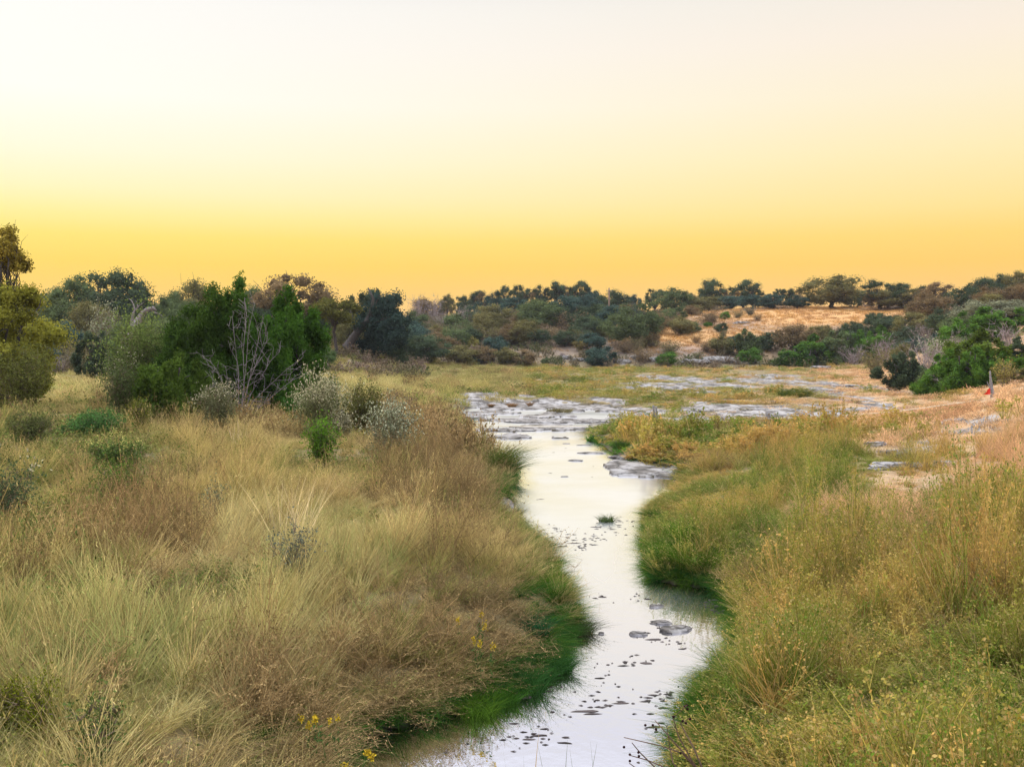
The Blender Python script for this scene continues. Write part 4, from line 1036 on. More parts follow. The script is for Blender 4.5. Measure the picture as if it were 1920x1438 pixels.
def dead_shrub():
    D = 36.0
    X, Y, z = at(446, D)
    e = empty('dead_shrub', (X, Y, z))
    tag(e, 'grey leafless shrub with upright forked stems before the dark junipers', 'dead shrub')
    rng = np.random.default_rng(77)
    o = np.array([X, Y, z])
    S = [[(446, 800), (448, 740), (446, 690), (440, 640), (436, 598)], [(448, 800), (455, 740), (462, 680), (466, 620), (478, 566)], [(450, 800), (462, 740), (472, 690), (484, 640), (492, 604)],
         [(452, 795), (470, 740), (490, 705), (508, 676), (524, 660)], [(452, 795), (476, 750), (506, 722), (540, 690), (566, 672)], [(444, 800), (430, 750), (416, 716), (404, 690), (392, 676)],
         [(450, 800), (458, 730), (456, 660), (460, 610), (462, 585)], [(444, 800), (436, 756), (422, 736), (410, 724), (398, 716)], [(452, 800), (485, 765), (520, 735), (545, 715), (575, 700)],
         [(448, 790), (465, 720), (490, 660), (500, 640), (502, 622)]]
    for k, s in enumerate(S):
        m = MB()
        dy = np.cumsum(rng.normal(size=5) * .12 - .05)
        P = wpts(s, D, list(dy)) - o
        m.tube(P, np.linspace(.015, .005, 5), 6)
        for f in np.linspace(.15, .98, 11):
            q = f * 4; i = min(int(q), 3); p = P[i] + (P[i + 1] - P[i]) * (q - i)
            d = (P[i + 1] - P[i]); d /= np.linalg.norm(d)
            b = d * .8 + rng.normal(size=3) * .5; b /= np.linalg.norm(b)
            Lb = rng.uniform(.35, .95) * (1.25 - f * .6)
            pe = p + b * Lb
            m.tube(limb_path(p, pe, rng, 4, .08), np.linspace(.008, .004, 4), 4)
            for _ in range(2):
                g = rng.uniform(.3, .9); p3 = p + (pe - p) * g
                m.tube(limb_path(p3, p3 + (b * .5 + rng.normal(size=3) * .6) * Lb * .4, rng, 3, .05), np.linspace(.008, .004, 3), 3)
        link('stem', m.mesh('stem', True), M_DEAD, e)
dead_shrub()

def snag():
    D = 86.0
    X, Y, z = at(240, D)
    z = min(z, HC - (632 - HY) / F * D - .3)
    e = empty('dead_tree', (X, Y, z))
    tag(e, 'pale broken dead tree with a bent top on the left slope', 'dead tree')
    o = np.array([X, Y, z]); rng = np.random.default_rng(5)
    m = MB()
    P = wpts([(236, 646), (244, 628), (252, 612), (260, 596), (268, 588), (278, 580), (288, 577), (293, 582)], D) - o
    m.tube(P + rng.normal(size=P.shape) * .05, [.42, .38, .34, .30, .24, .22, .17, .06], 8)
    link('trunk', m.mesh('trunk', True), M_DEAD, e)
    for L, r in (([(246, 618), (248, 600), (250, 588), (253, 580)], .2), ([(253, 582), (250, 570), (246, 563), (241, 560)], .08), ([(254, 582), (260, 574), (266, 570), (270, 567)], .07), ([(258, 577), (257, 568), (254, 563)], .05),
                 ([(280, 581), (290, 586), (300, 590), (306, 594)], .10), ([(268, 588), (274, 594), (276, 599)], .08), ([(284, 578), (292, 573), (295, 570)], .05), ([(238, 640), (230, 636), (226, 640)], .12)):
        b = MB(); b.tube(wpts(L, D) - o, np.linspace(r, r * .25, len(L)), 6)
        link('branch', b.mesh('branch', True), M_DEAD, e)
snag()

def leaning_oak():
    D = 110.0
    X, Y, z = at(648, D)
    e = empty('oak_tree', (X, Y, z))
    tag(e, 'big blue-green oak on a dark leaning trunk at the end of the left meadow', 'tree', G_LEFT)
    o = np.array([X, Y, z])
    rng = np.random.default_rng(8)
    t = MB()
    t.tube(wpts([(646, 662), (650, 652), (658, 640), (668, 626), (680, 610), (694, 594)], D) - o, [.75, .55, .46, .42, .38, .3], 8)
    for L in ([(668, 626), (664, 600), (655, 580)], [(680, 610), (700, 580), (712, 552)], [(680, 610), (715, 600), (750, 590)], [(694, 594), (700, 560), (690, 540)]):
        t.tube(wpts(L, D) - o, np.linspace(.26, .08, 3), 6)
    link('trunk', t.mesh('trunk', True), M_BARK, e)
    crown, _ = oak_meshes(31, H=8.2, W=7.4, ncl=40, rc=(.11, .18), nleaf=9000, leaf=.24, low=.02)
    c = link('crown', crown, M_LEAF, e, BLG)
    Xc, Yc, zc = at(716, D + 1)
    c.location = (Xc - X, Yc - Y, (HC - (676 - HY) / F * (D + 1)) - z)
leaning_oak()
e, h, W = custom(oak_meshes, 628, 552, 100, 104, (.12, .12, .03), 'yellow-green slender tree with a thin pale trunk left of the leaning oak', 'oak_tree', 'tree', 36, G_LEFT, ncl=20, rc=(.13, .2), nleaf=4200, leaf=.22, low=.5, trunk_h=.5, tr=.026, flat=.7)
plant('bush', 655, 588, 60, 116, OLV, 'yellowish leafy crown hanging over the leaning trunk', G_LEFT)
plant('bush', 606, 640, 40, 92, (.09, .14, .05), 'grey-green bush at the right foot of the big thicket', G_LEFT)
plant('oak', 590, 575, 80, 128, DKG, 'dark oak in the shade behind the slender yellow-green tree', G_LEFT)
plant('oak', 660, 575, 90, 132, BLG, 'dark oak behind the leaning trunk', G_LEFT)

# ------------------------------------------------------------------ man-made things
M_WHITE = plain_mat('white_paint', (.75, .77, .78), .35)
M_GLASS = plain_mat('dark_glass', (.02, .025, .03), .1)
M_RUBBER = plain_mat('rubber', (.02, .02, .02), .8)
M_STEEL = plain_mat('dull_steel', (.35, .34, .33), .5, .6)
M_GREYWOOD = bark_mat('weathered_wood', (.10, .09, .09), (.34, .33, .33), 12)
M_RED = plain_mat('red_cloth', (.75, .03, .015), .7)
M_WIRE = plain_mat('pale_rope', (.62, .55, .40), .7)

def parked_car():
    D = 124.0
    X, Y, z = at(636, D)
    e = empty('parked_car', (X, Y, z), R(6))
    tag(e, 'white parked car half hidden in the dark under the oaks', 'car')
    m = MB(); m.box((0, 0, .55), (4.3, 1.75, .5)); m.box((.1, 0, .35), (4.0, 1.65, .2))
    V = np.array([(-1.5, -.8, .8), (1.35, -.8, .8), (1.35, .8, .8), (-1.5, .8, .8), (-1.0, -.68, 1.4), (.7, -.68, 1.4), (.7, .68, 1.4), (-1.0, .68, 1.4)])
    m.add(V, [[0, 1, 5, 4], [1, 2, 6, 5], [2, 3, 7, 6], [3, 0, 4, 7], [4, 5, 6, 7]])
    b = link('body', m.mesh('body'), M_WHITE, e)
    bv = b.modifiers.new('bevel', 'BEVEL'); bv.width = .09; bv.segments = 2
    for x0, x1 in ((-1.05, -.2), (-.1, .75)):
        for s in (-1, 1):
            w = MB(); w.add([(x0, s * .80, .88), (x1 + .12, s * .80, .88), (x1 - .1, s * .715, 1.3), (x0 + .12, s * .715, 1.3)], [[0, 1, 2, 3]])
            link('window', w.mesh('window'), M_GLASS, e)
    for sx in (-1.35, 1.3):
        for sy in (-.8, .8):
            w = MB(); w.tube([(sx, sy - .1, .32), (sx, sy + .1, .32)], .32, 16); link('wheel', w.mesh('wheel', True), M_RUBBER, e)
parked_car()

def cattle_rail():
    D = 121.0
    e = empty('rail_fence', at(640, D))
    tag(e, 'low dark rail fence in front of the white parked car', 'fence')
    o = np.array(e.location)
    zs = [at(x, D) for x in np.linspace(608, 690, 6)]
    for zz in (.45, .9):
        m = MB(); m.tube([(a - o[0], b - o[1], c - o[2] + zz) for a, b, c in zs], .05, 6); link('rail', m.mesh('rail', True), M_GREYWOOD, e)
    for a, b, c in zs:
        m = MB(); m.tube([(a - o[0], b - o[1], c - o[2] - .2), (a - o[0], b - o[1], c - o[2] + 1.05)], .07, 6); link('post', m.mesh('post', True), M_GREYWOOD, e)
cattle_rail()

def white_gate():
    D = 205.0
    z0 = HC - (592 - HY) / F * D
    X = (1130 - CX) / F * D
    e = empty('white_fence', (X, D, min(z0, at(1130, D)[2])))
    tag(e, 'short white rail fence on the ridge left of the utility pole', 'fence')
    dz = z0 - e.location.z
    for k in range(5):
        m = MB(); m.box((k * .5 - 1.0, 0, dz / 2 + .3), (.12, .12, dz + .9)); link('post', m.mesh('post'), M_WHITE, e)
    for zz in (.35, .65):
        m = MB(); m.box((0, -.08, dz + zz), (2.3, .05, .14)); link('rail', m.mesh('rail'), M_WHITE, e)
white_gate()

def utility_pole():
    D = 184.0
    X, Y, z = at(1142, D)
    top = HC + (HY - 540) / F * D
    e = empty('utility_pole', (X, Y, z)); tag(e, 'thin brown utility pole standing in front of the ridge oaks', 'pole')
    m = MB(); m.tube([(0, 0, -.5), (0, 0, (top - z) * .5), (0, 0, top - z)], [.17, .15, .11], 8); link('pole', m.mesh('pole', True), plain_mat('brown_pole', (.22, .14, .10), .8), e)
    m = MB(); m.box((0, -.17, top - z - .5), (1.1, .12, .12)); link('crossarm', m.mesh('crossarm'), M_GREYWOOD, e)
utility_pole()

def flag_post():
    D = 47.0
    X, Y, z = at(1859, D)
    e = empty('wooden_post', (X, Y, z)); tag(e, 'weathered grey split post leaning over the pink grass on the right', 'post')
    o = np.array([X, Y, z])
    rng = np.random.default_rng(3)
    m = MB(); P = wpts([(1863, 770), (1861, 745), (1859, 728), (1857.5, 712), (1856.5, 703), (1856.2, 695)], D) - o; P[0, 2] = -.3
    m.tube(P, [.12, .11, .085, .055, .042, .015], 8); link('post', m.mesh('post', True), M_GREYWOOD, e)
    m = MB(); m.tube(wpts([(1859, 734), (1855, 726), (1850.5, 715)], D - .1) - o, [.03, .025, .012], 5); link('splinter', m.mesh('splinter', True), M_GREYWOOD, e)
    f = bpy.data.meshes.new('flag')
    V = wpts([(1856.5, 727.5), (1853, 730.5), (1849, 735.5), (1844.5, 740), (1849, 740), (1854, 739.8), (1857.5, 739.5), (1855, 735)], D - .16)
    V[:, 1] += np.array([0, .05, -.04, .03, .08, 0, .02, .06])
    V = np.concatenate([V, V + np.array([0, .012, 0])])
    FQ = [(0, 1, 7), (1, 2, 7), (2, 4, 7), (2, 3, 4), (4, 5, 7), (5, 6, 7), (6, 0, 7)]
    fl = MB(); fl.add(V - np.array([X, Y, z]), None, [list(t) for t in FQ] + [[a + 8, c + 8, b + 8] for a, b, c in FQ])
    r = fl.mesh('red_flag', True)
    fo = bpy.data.objects.new('red_flag', r); COL.objects.link(fo); fo.location = (X, Y, z); r.materials.append(M_RED)
    tag(fo, 'red triangular cloth marker tied to the grey post', 'flag')
flag_post()

def small_post(x, yt, yb, D, w, label):
    X, Y, z = at(x, D)
    e = empty('fence_post', (X, Y, z)); tag(e, label, 'post', 'posts of the wire fence')
    top = HC + (HY - yt) / F * D - z
    m = MB(); m.tube([(0, 0, -.3), (.01, 0, top * .5), (-.02, .01, top * .93), (-.02, .01, top)], [w, w * .96, w * .9, w * .7], 7)
    link('post', m.mesh('post', True), M_GREYWOOD, e)
    m = MB(); m.tube([(-.025 + w * 1.05 * math.cos(t), w * 1.05 * math.sin(t), top * .75 + .01 * math.sin(3 * t)) for t in np.linspace(0, 6.28, 14)], .008, 4)
    link('wire_loop', m.mesh('wire_loop', True), M_STEEL, e)
small_post(1440, 771, 797, 45.5, .13, 'thick grey post stub before the middle limestone slabs')
small_post(1226, 760, 790, 45, .06, 'thin grey post stub in the grass right of the creek')
small_post(1231, 762, 790, 45.3, .05, 'thinnest grey stick post beside the thin stub')

def wire(L, label):
    P = np.array([((x - CX) / F * D, D, HC - (y - HY) / F * D) for x, y, D in L])
    t = np.linspace(0, len(P) - 1, 60)
    Q = np.stack([np.interp(t, np.arange(len(P)), P[:, k]) for k in range(3)], 1)
    for _ in range(6): Q[1:-1] = (Q[:-2] + 2 * Q[1:-1] + Q[2:]) / 4
    m = MB(); m.tube(Q, .019, 5)
    tag(link('fence_wire', m.mesh('fence_wire', True), M_WIRE), label, 'wire', 'sagging fence wires')
wire([(1858, 748, 46.8), (1780, 758, 46.5), (1690, 771, 46), (1600, 778, 45.8), (1500, 783, 45.6), (1441, 784, 45.4), (1330, 792, 45), (1226, 795, 44.8), (1130, 799, 44.6), (1000, 800, 44.4), (870, 797, 44), (800, 793, 43.6)],
     'upper pale wire sagging from the grey post across the creek')
wire([(1860, 768, 45.5), (1774, 778, 44.8), (1700, 790, 44.2), (1620, 794, 43.8), (1500, 797, 43.4), (1400, 801, 43), (1300, 806, 42.6), (1200, 810, 42.3), (1115, 812, 42)],
     'lower pale wire sagging over the golden grass right of the creek')

# ------------------------------------------------------------------ rocks
def rock_mesh(seed, a, b, c):
    rng = np.random.default_rng(seed)
    nu, nv = 22, 11
    u = np.arange(nu) * 2 * math.pi / nu; v = np.linspace(.02, math.pi - .02, nv)
    U, Vv = np.meshgrid(u, v)
    d = np.stack([np.cos(U) * np.sin(Vv), np.sin(U) * np.sin(Vv), np.cos(Vv)], -1).reshape(-1, 3)
    o = rng.random(3) * 50
    n = fbm(d[:, 0] * 1.6 + o[0] + d[:, 2], d[:, 1] * 1.6 + o[1] - d[:, 2], seed, 4) - .5
    r = 1 + n * .9
    P = d * r[:, None] * np.array([a, b, c])
    P[:, 2] = np.clip(P[:, 2], -c, c * .62 + (fbm(P[:, 0] * 3, P[:, 1] * 3, seed + 3, 3) - .5) * c * .5)
    m = MB()
    i = np.arange(nv - 1)[:, None] * nu; j = np.arange(nu)[None]; j2 = (j + 1) % nu
    m.add(P, np.stack([i + j, i + nu + j, i + nu + j2, i + j2], -1).reshape(-1, 4))
    return m.mesh('rock', False)
def rock(x, y, w, hgt, label, seed, asp=.6, z=0.0, group='rocks in the creek'):
    X, D = _w(x, y, z)
    a = w / F * D / 2
    me = rock_mesh(seed, a, a * asp, hgt)
    o = link('rock', me, M_ROCK)
    o.location = (X, D, z + hgt * .15)
    o.rotation_euler = (0, 0, (seed * .37) % .5 - .25)
    tag(o, label, 'rock', group)
rock(1268, 1181, 62, .06, 'large flat grey rock in the lower creek near the right bank', 1, .6)
rock(1240, 1168, 40, .04, 'thin dark slab just behind the large flat rock', 2, .5)
rock(1196, 1189, 34, .045, 'low brown rock left of the large flat rock', 3, .45)
rock(1128, 1188, 12, .03, 'pebble-sized dark rock alone left of the low brown rock', 4)
rock(1230, 1137, 28, .04, 'small flat rock below the bright green tussock bank', 5, .4)
rock(1385, 1128, 36, .07, 'brown rock against the right bank below the green tussocks', 6, .5)
rock(1080, 864, 28, .05, 'small dark rock in mid creek', 7, .4)
rock(1058, 894, 16, .03, 'smaller dark rock below the one in mid creek', 8, .4)
rock(1062, 832, 14, .03, 'tiny dark rock above the one in mid creek', 9, .5)
rock(1110, 850, 50, .05, 'low dark ledge reaching from the right bank', 10, .35)
rock(1175, 858, 66, .08, 'pale ledge at the right bank below the low dark one', 11, .5)
rock(1225, 872, 56, .09, 'pale rock ledge under the right bank grass', 12, .5)
rock(958, 806, 130, .07, 'long low pale slab lying across the creek, nearest of the two', 13, .6)
rock(1010, 790, 190, .10, 'long pale slab across the left of the upper creek', 14, .5)
rock(1130, 791, 130, .12, 'grey slab across the right of the upper creek', 15, .5)
rock(1062, 803, 20, .05, 'little rock right of the nearest long slab', 16, .5)
rock(1095, 835, 24, .03, 'flat little rock under the right bank grass', 17, .4)
G_SLAB = 'limestone outcrops on the dry flat'
rock(1700, 880, 165, .24, 'long pale limestone outcrop in the dry grass on the right', 21, .35, .78, G_SLAB)
rock(1770, 876, 60, .22, 'block at the right end of the long limestone outcrop', 22, .5, .85, G_SLAB)
rock(1695, 860, 30, .25, 'upright dark boulder above the long limestone outcrop', 23, .7, .85, G_SLAB)
rock(1672, 853, 22, .2, 'pale boulder left of the upright dark one', 24, .7, .85, G_SLAB)
rock(1640, 836, 44, .16, 'pale rock left above the boulders', 25, .6, .8, G_SLAB)
rock(1593, 868, 24, .15, 'rounded grey rock left of the long limestone outcrop', 26, .7, .75, G_SLAB)
rock(1805, 834, 50, .15, 'tilted pale rock on the right grass slope', 27, .8, .8, G_SLAB)
rock(1500, 785, 36, .2, 'grey boulder right of the thick post stub', 28, .6, .4, G_SLAB)
rock(1876, 905, 20, .15, 'small grey rock in the grass near the right edge', 29, .7, .8, G_SLAB)
rock(1822, 1030, 26, .14, 'pale stone in the grass low on the right', 30, .7, .9, G_SLAB)
rock(1310, 770, 60, .1, 'pale slab at the left end of the middle limestone slabs', 31, .5, .4, G_SLAB)
rock(1400, 768, 80, .1, 'pale slab behind the thick post stub', 32, .5, .4, G_SLAB)
rock(1590, 724, 60, .14, 'whitest slab in the dry grass before the junipers', 33, .5, .45, G_SLAB)
G_CLIFF = 'boulders at the foot of the hill'
for k, (x, y, w, h, lab) in enumerate([(880, 672, 30, .5, 'pinkish rock at the left of the valley end'), (915, 678, 30, .6, 'bluish boulder at the valley end'), (952, 676, 34, .7, 'big grey boulder beneath the brown bush'),
        (978, 670, 26, .6, 'grey boulder right of the big one at the valley end'), (1060, 672, 26, .6, 'grey boulder by the dead brush'), (1085, 676, 30, .5, 'grey-violet boulder below the round blue-green bush'),
        (1165, 680, 40, .7, 'grey rock at the foot of the hill right of the round bush'), (1200, 672, 34, .7, 'dark grey crag on the steep foot'), (1232, 676, 40, .7, 'broken grey crag left of the grey rock slope'),
        (1300, 680, 60, .7, 'grey sloping ledge under the creeping bush'), (1350, 676, 60, .8, 'widest grey sloping ledge at the hill foot'), (1395, 680, 50, .6, 'grey ledge at the right of the rock slope'),
        (1392, 607, 30, .6, 'bluish outcrop high on the golden slope'), (1540, 690, 40, .4, 'grey stones at the foot of the green belt')]):
    X, Y, z = gp(x, y, 100)
    a = w / F * Y / 2
    o = link('rock', rock_mesh(60 + k, a, a * .7, h), M_ROCK)
    o.location = (X, Y, z); tag(o, lab, 'rock', G_CLIFF)

# ------------------------------------------------------------------ grass: clump prototypes scattered as stuff
def updir(rng, n, tilt, lean=(0.0, 0.0)):
    a = rng.random(n) * 2 * math.pi; s = tilt * rng.random(n) ** .7
    D = np.stack([np.cos(a) * s + lean[0], np.sin(a) * s + lean[1], np.ones(n)], 1)
    return D / np.linalg.norm(D, axis=1)[:, None]
def basepts(rng, n, r):
    a = rng.random(n) * 2 * math.pi; q = r * np.sqrt(rng.random(n))
    return np.stack([np.cos(a) * q, np.sin(a) * q, np.full(n, -.04)], 1)
def droop(D, L, k, rng):
    o = D * np.array([1, 1, 0]); o = o / (np.linalg.norm(o, axis=1)[:, None] + .05)
    return o * (L * k)[:, None] + np.array([0, 0, -1.]) * (L * k * .55)[:, None] + rng.normal(size=D.shape) * (L * .05)[:, None]

def c_grass(seed, n=90, r=.2, L=(.4, .75), w=.006, tilt=.5, k=.35, plume=14, pl=.03, lean=(.12, 0)):
    rng = np.random.default_rng(seed); m = MB()
    D = updir(rng, n, tilt, lean); l = rng.uniform(*L, n)
    m.ribbons(basepts(rng, n, r), D, l, droop(D, l, k, rng), w, 3, rng)
    if plume:
        D = updir(rng, plume, tilt * .55, lean); l = rng.uniform(L[1] * .85, L[1] * 1.25, plume)
        C = m.ribbons(basepts(rng, plume, r), D, l, droop(D, l, .2, rng), w * .6, 4, rng, taper=.6)
        for j in (4,):
            for q in range(4):
                P = C[:, j] - D * (rng.random(plume) * l * .16)[:, None] + rng.normal(size=(plume, 3)) * .012
                m.flecks(P, pl * rng.uniform(.6, 1.4, plume), rng, asp=.22, up=D * 1.5, va=.55 + .4 * rng.random(plume))
    return m.mesh('clump')
def c_weed(seed, n=16, r=.12, L=(.42, .8), w=.009, br=9, fl=3, fs=.018, tilt=.65):
    rng = np.random.default_rng(seed); m = MB()
    D = updir(rng, n, tilt, (.05, 0)); l = rng.uniform(*L, n)
    C = m.ribbons(basepts(rng, n, r), D, l, droop(D, l, .18, rng), w, 5, rng, taper=.6)
    i = np.repeat(np.arange(n), br); j = rng.integers(1, 6, n * br)
    P = C[i, j]; D2 = D[i] * .6 + rng.normal(size=(n * br, 3)) * .6; D2 /= np.linalg.norm(D2, axis=1)[:, None]
    l2 = rng.uniform(.1, .28, n * br)
    C2 = m.ribbons(P, D2, l2, rng.normal(size=P.shape) * .04, w * .55, 3, rng)
    if fl:
        i = rng.integers(0, n * br, n * br * fl // 2); j = rng.integers(1, 4, len(i))
        m.flecks(C2[i, j] + rng.normal(size=(len(i), 3)) * .02, fs * rng.uniform(.6, 1.5, len(i)), rng, asp=.6)
    return m.mesh('clump')
def c_seed(seed, n=60, r=.13, L=(.5, .95), w=.0115, heads=8, hs=.024):
    """tall stems with branching seed heads above leafy blades"""
    rng = np.random.default_rng(seed); m = MB()
    D = updir(rng, n, .45); l = rng.uniform(L[0] * .6, L[1] * .85, n)
    m.ribbons(basepts(rng, n, r), D, l, droop(D, l, .3, rng), w * 1.3, 3, rng)
    D = updir(rng, heads, .3); l = rng.uniform(*L, heads)
    C = m.ribbons(basepts(rng, heads, r), D, l, droop(D, l, .1, rng), w * .8, 5, rng, taper=.5)
    b = 7
    i = np.repeat(np.arange(heads), b); f = rng.uniform(.62, 1.0, heads * b)
    P = C[i, 5] * f[:, None] + C[i, 2] * (1 - f)[:, None]
    D2 = D[i] + rng.normal(size=(len(i), 3)) * .45; D2 /= np.linalg.norm(D2, axis=1)[:, None]
    C2 = m.ribbons(P, D2, rng.uniform(.05, .16, len(i)), rng.normal(size=P.shape) * .015, w * .4, 2, rng)
    for q in range(2):
        m.flecks(C2[:, 2] + rng.normal(size=P.shape) * .014, hs * rng.uniform(.6, 1.5, len(i)), rng, asp=.65, va=.3 + .6 * rng.random(len(i)))
    i = rng.integers(0, heads, 70); f = rng.uniform(.15, .8, 70)
    m.flecks(C[i, 5] * f[:, None] + C[i, 0] * (1 - f)[:, None] + rng.normal(size=(70, 3)) * .025, .05 * rng.uniform(.5, 1.2, 70), rng, asp=.25)
    return m.mesh('clump')
def c_forb(seed, n=14, r=.16, L=(.3, .6), leaf=.05, nl=150):
    rng = np.random.default_rng(seed); m = MB()
    D = updir(rng, n, .6); l = rng.uniform(*L, n)
    C = m.ribbons(basepts(rng, n, r), D, l, droop(D, l, .15, rng), .006, 4, rng, taper=.5)
    i = rng.integers(0, n, nl); j = rng.integers(1, 5, nl)
    m.flecks(C[i, j] + rng.normal(size=(nl, 3)) * .04, leaf * rng.uniform(.5, 1.3, nl), rng, asp=.45)
    return m.mesh('clump')

KINDS = {}
def kind(name, label, material, near, far, cols, hs=1.0):
    KINDS[name] = dict(label=label, mat=material, near=near, far=far, cols=[np.array(c) for c in cols], hs=hs, pts=[])
kind('dry_grass', 'fine dry straw-coloured grass covering both banks', M_GRASS,
     [c_grass(300 + i, 95, .11, (.28, .70), .0105, .62, .30, 7, .03, lean=(.16, 0)) for i in range(4)], [c_grass(310 + i, 60, .42, (.32, .62), .022, .6, .35, 10, .06) for i in range(3)],
     [(.43, .34, .12), (.57, .45, .20), (.22, .26, .06)])
kind('pale_grass', 'pale yellow-green bunchgrass on the left bank', M_GRASS,
     [c_grass(320 + i, 105, .11, (.28, .68), .0105, .52, .28, 5, .025, lean=(.14, 0)) for i in range(3)], [c_grass(330 + i, 70, .42, (.3, .6), .022, .5, .3, 4, .06) for i in range(2)],
     [(.49, .44, .18), (.58, .51, .23), (.31, .36, .12)])
kind('brown_weeds', 'tangled brown weeds along the creek banks', M_WEED,
     [c_weed(340 + i) for i in range(4)], [c_weed(350 + i, 14, .4, (.45, .8), .028, 7, 5, .06) for i in range(2)],
     [(.28, .19, .085), (.40, .285, .13), (.19, .145, .07)])
kind('lush_grass', 'lush green grass at the edge of the water', M_LUSH,
     [c_grass(360 + i, 90, .18, (.25, .5), .011, .75, .5, 0, lean=(0, 0)) for i in range(3)], [c_grass(370 + i, 60, .4, (.22, .42), .026, .75, .4, 0, lean=(0, 0)) for i in range(2)],
     [(.055, .14, .018), (.12, .19, .02), (.035, .105, .024)])
kind('seed_grass', 'tall olive grass with brown seed heads on the right bank', M_GRASS,
     [c_seed(380 + i) for i in range(5)], [c_seed(390 + i, 34, .4, (.5, .85), .026, 14, .07) for i in range(3)],
     [(.27, .27, .045), (.50, .32, .095), (.10, .19, .022)])
kind('peach_grass', 'dry pinkish grass on the right slope', M_GRASS,
     [c_grass(400 + i, 120, .17, (.22, .55), .008, .6, .4, 10, .025, lean=(.2, 0)) for i in range(3)], [c_grass(410 + i, 60, .45, (.2, .45), .024, .6, .35, 12, .08) for i in range(3)],
     [(.62, .38, .205), (.70, .47, .27), (.46, .25, .14)])
kind('green_weeds', 'leafy green weeds among the dry grass', M_WEED,
     [c_forb(420 + i) for i in range(4)], [c_forb(430 + i, 14, .4, (.3, .55), .12, 120) for i in range(2)],
     [(.13, .18, .04), (.20, .23, .06), (.08, .14, .03)])
kind('hill_grass', 'golden dry grass on the hill', M_GRASS,
     [c_grass(440 + i, 26, .55, (.25, .55), .05, .7, .3, 0) for i in range(3)], [c_grass(450 + i, 26, .6, (.25, .55), .06, .7, .3, 0) for i in range(2)],
     [(.54, .30, .105), (.58, .36, .135), (.42, .24, .12)])
kind('hill_scrub', 'low grey-brown scrub dotting the hillside', M_SCRUB,
     [c_forb(460 + i, 18, .65, (.5, 1.3), .2, 330) for i in range(3)], [c_forb(470 + i, 16, .5, (.4, .9), .2, 260) for i in range(2)],
     [(.15, .13, .07), (.11, .125, .055), (.24, .18, .135)])

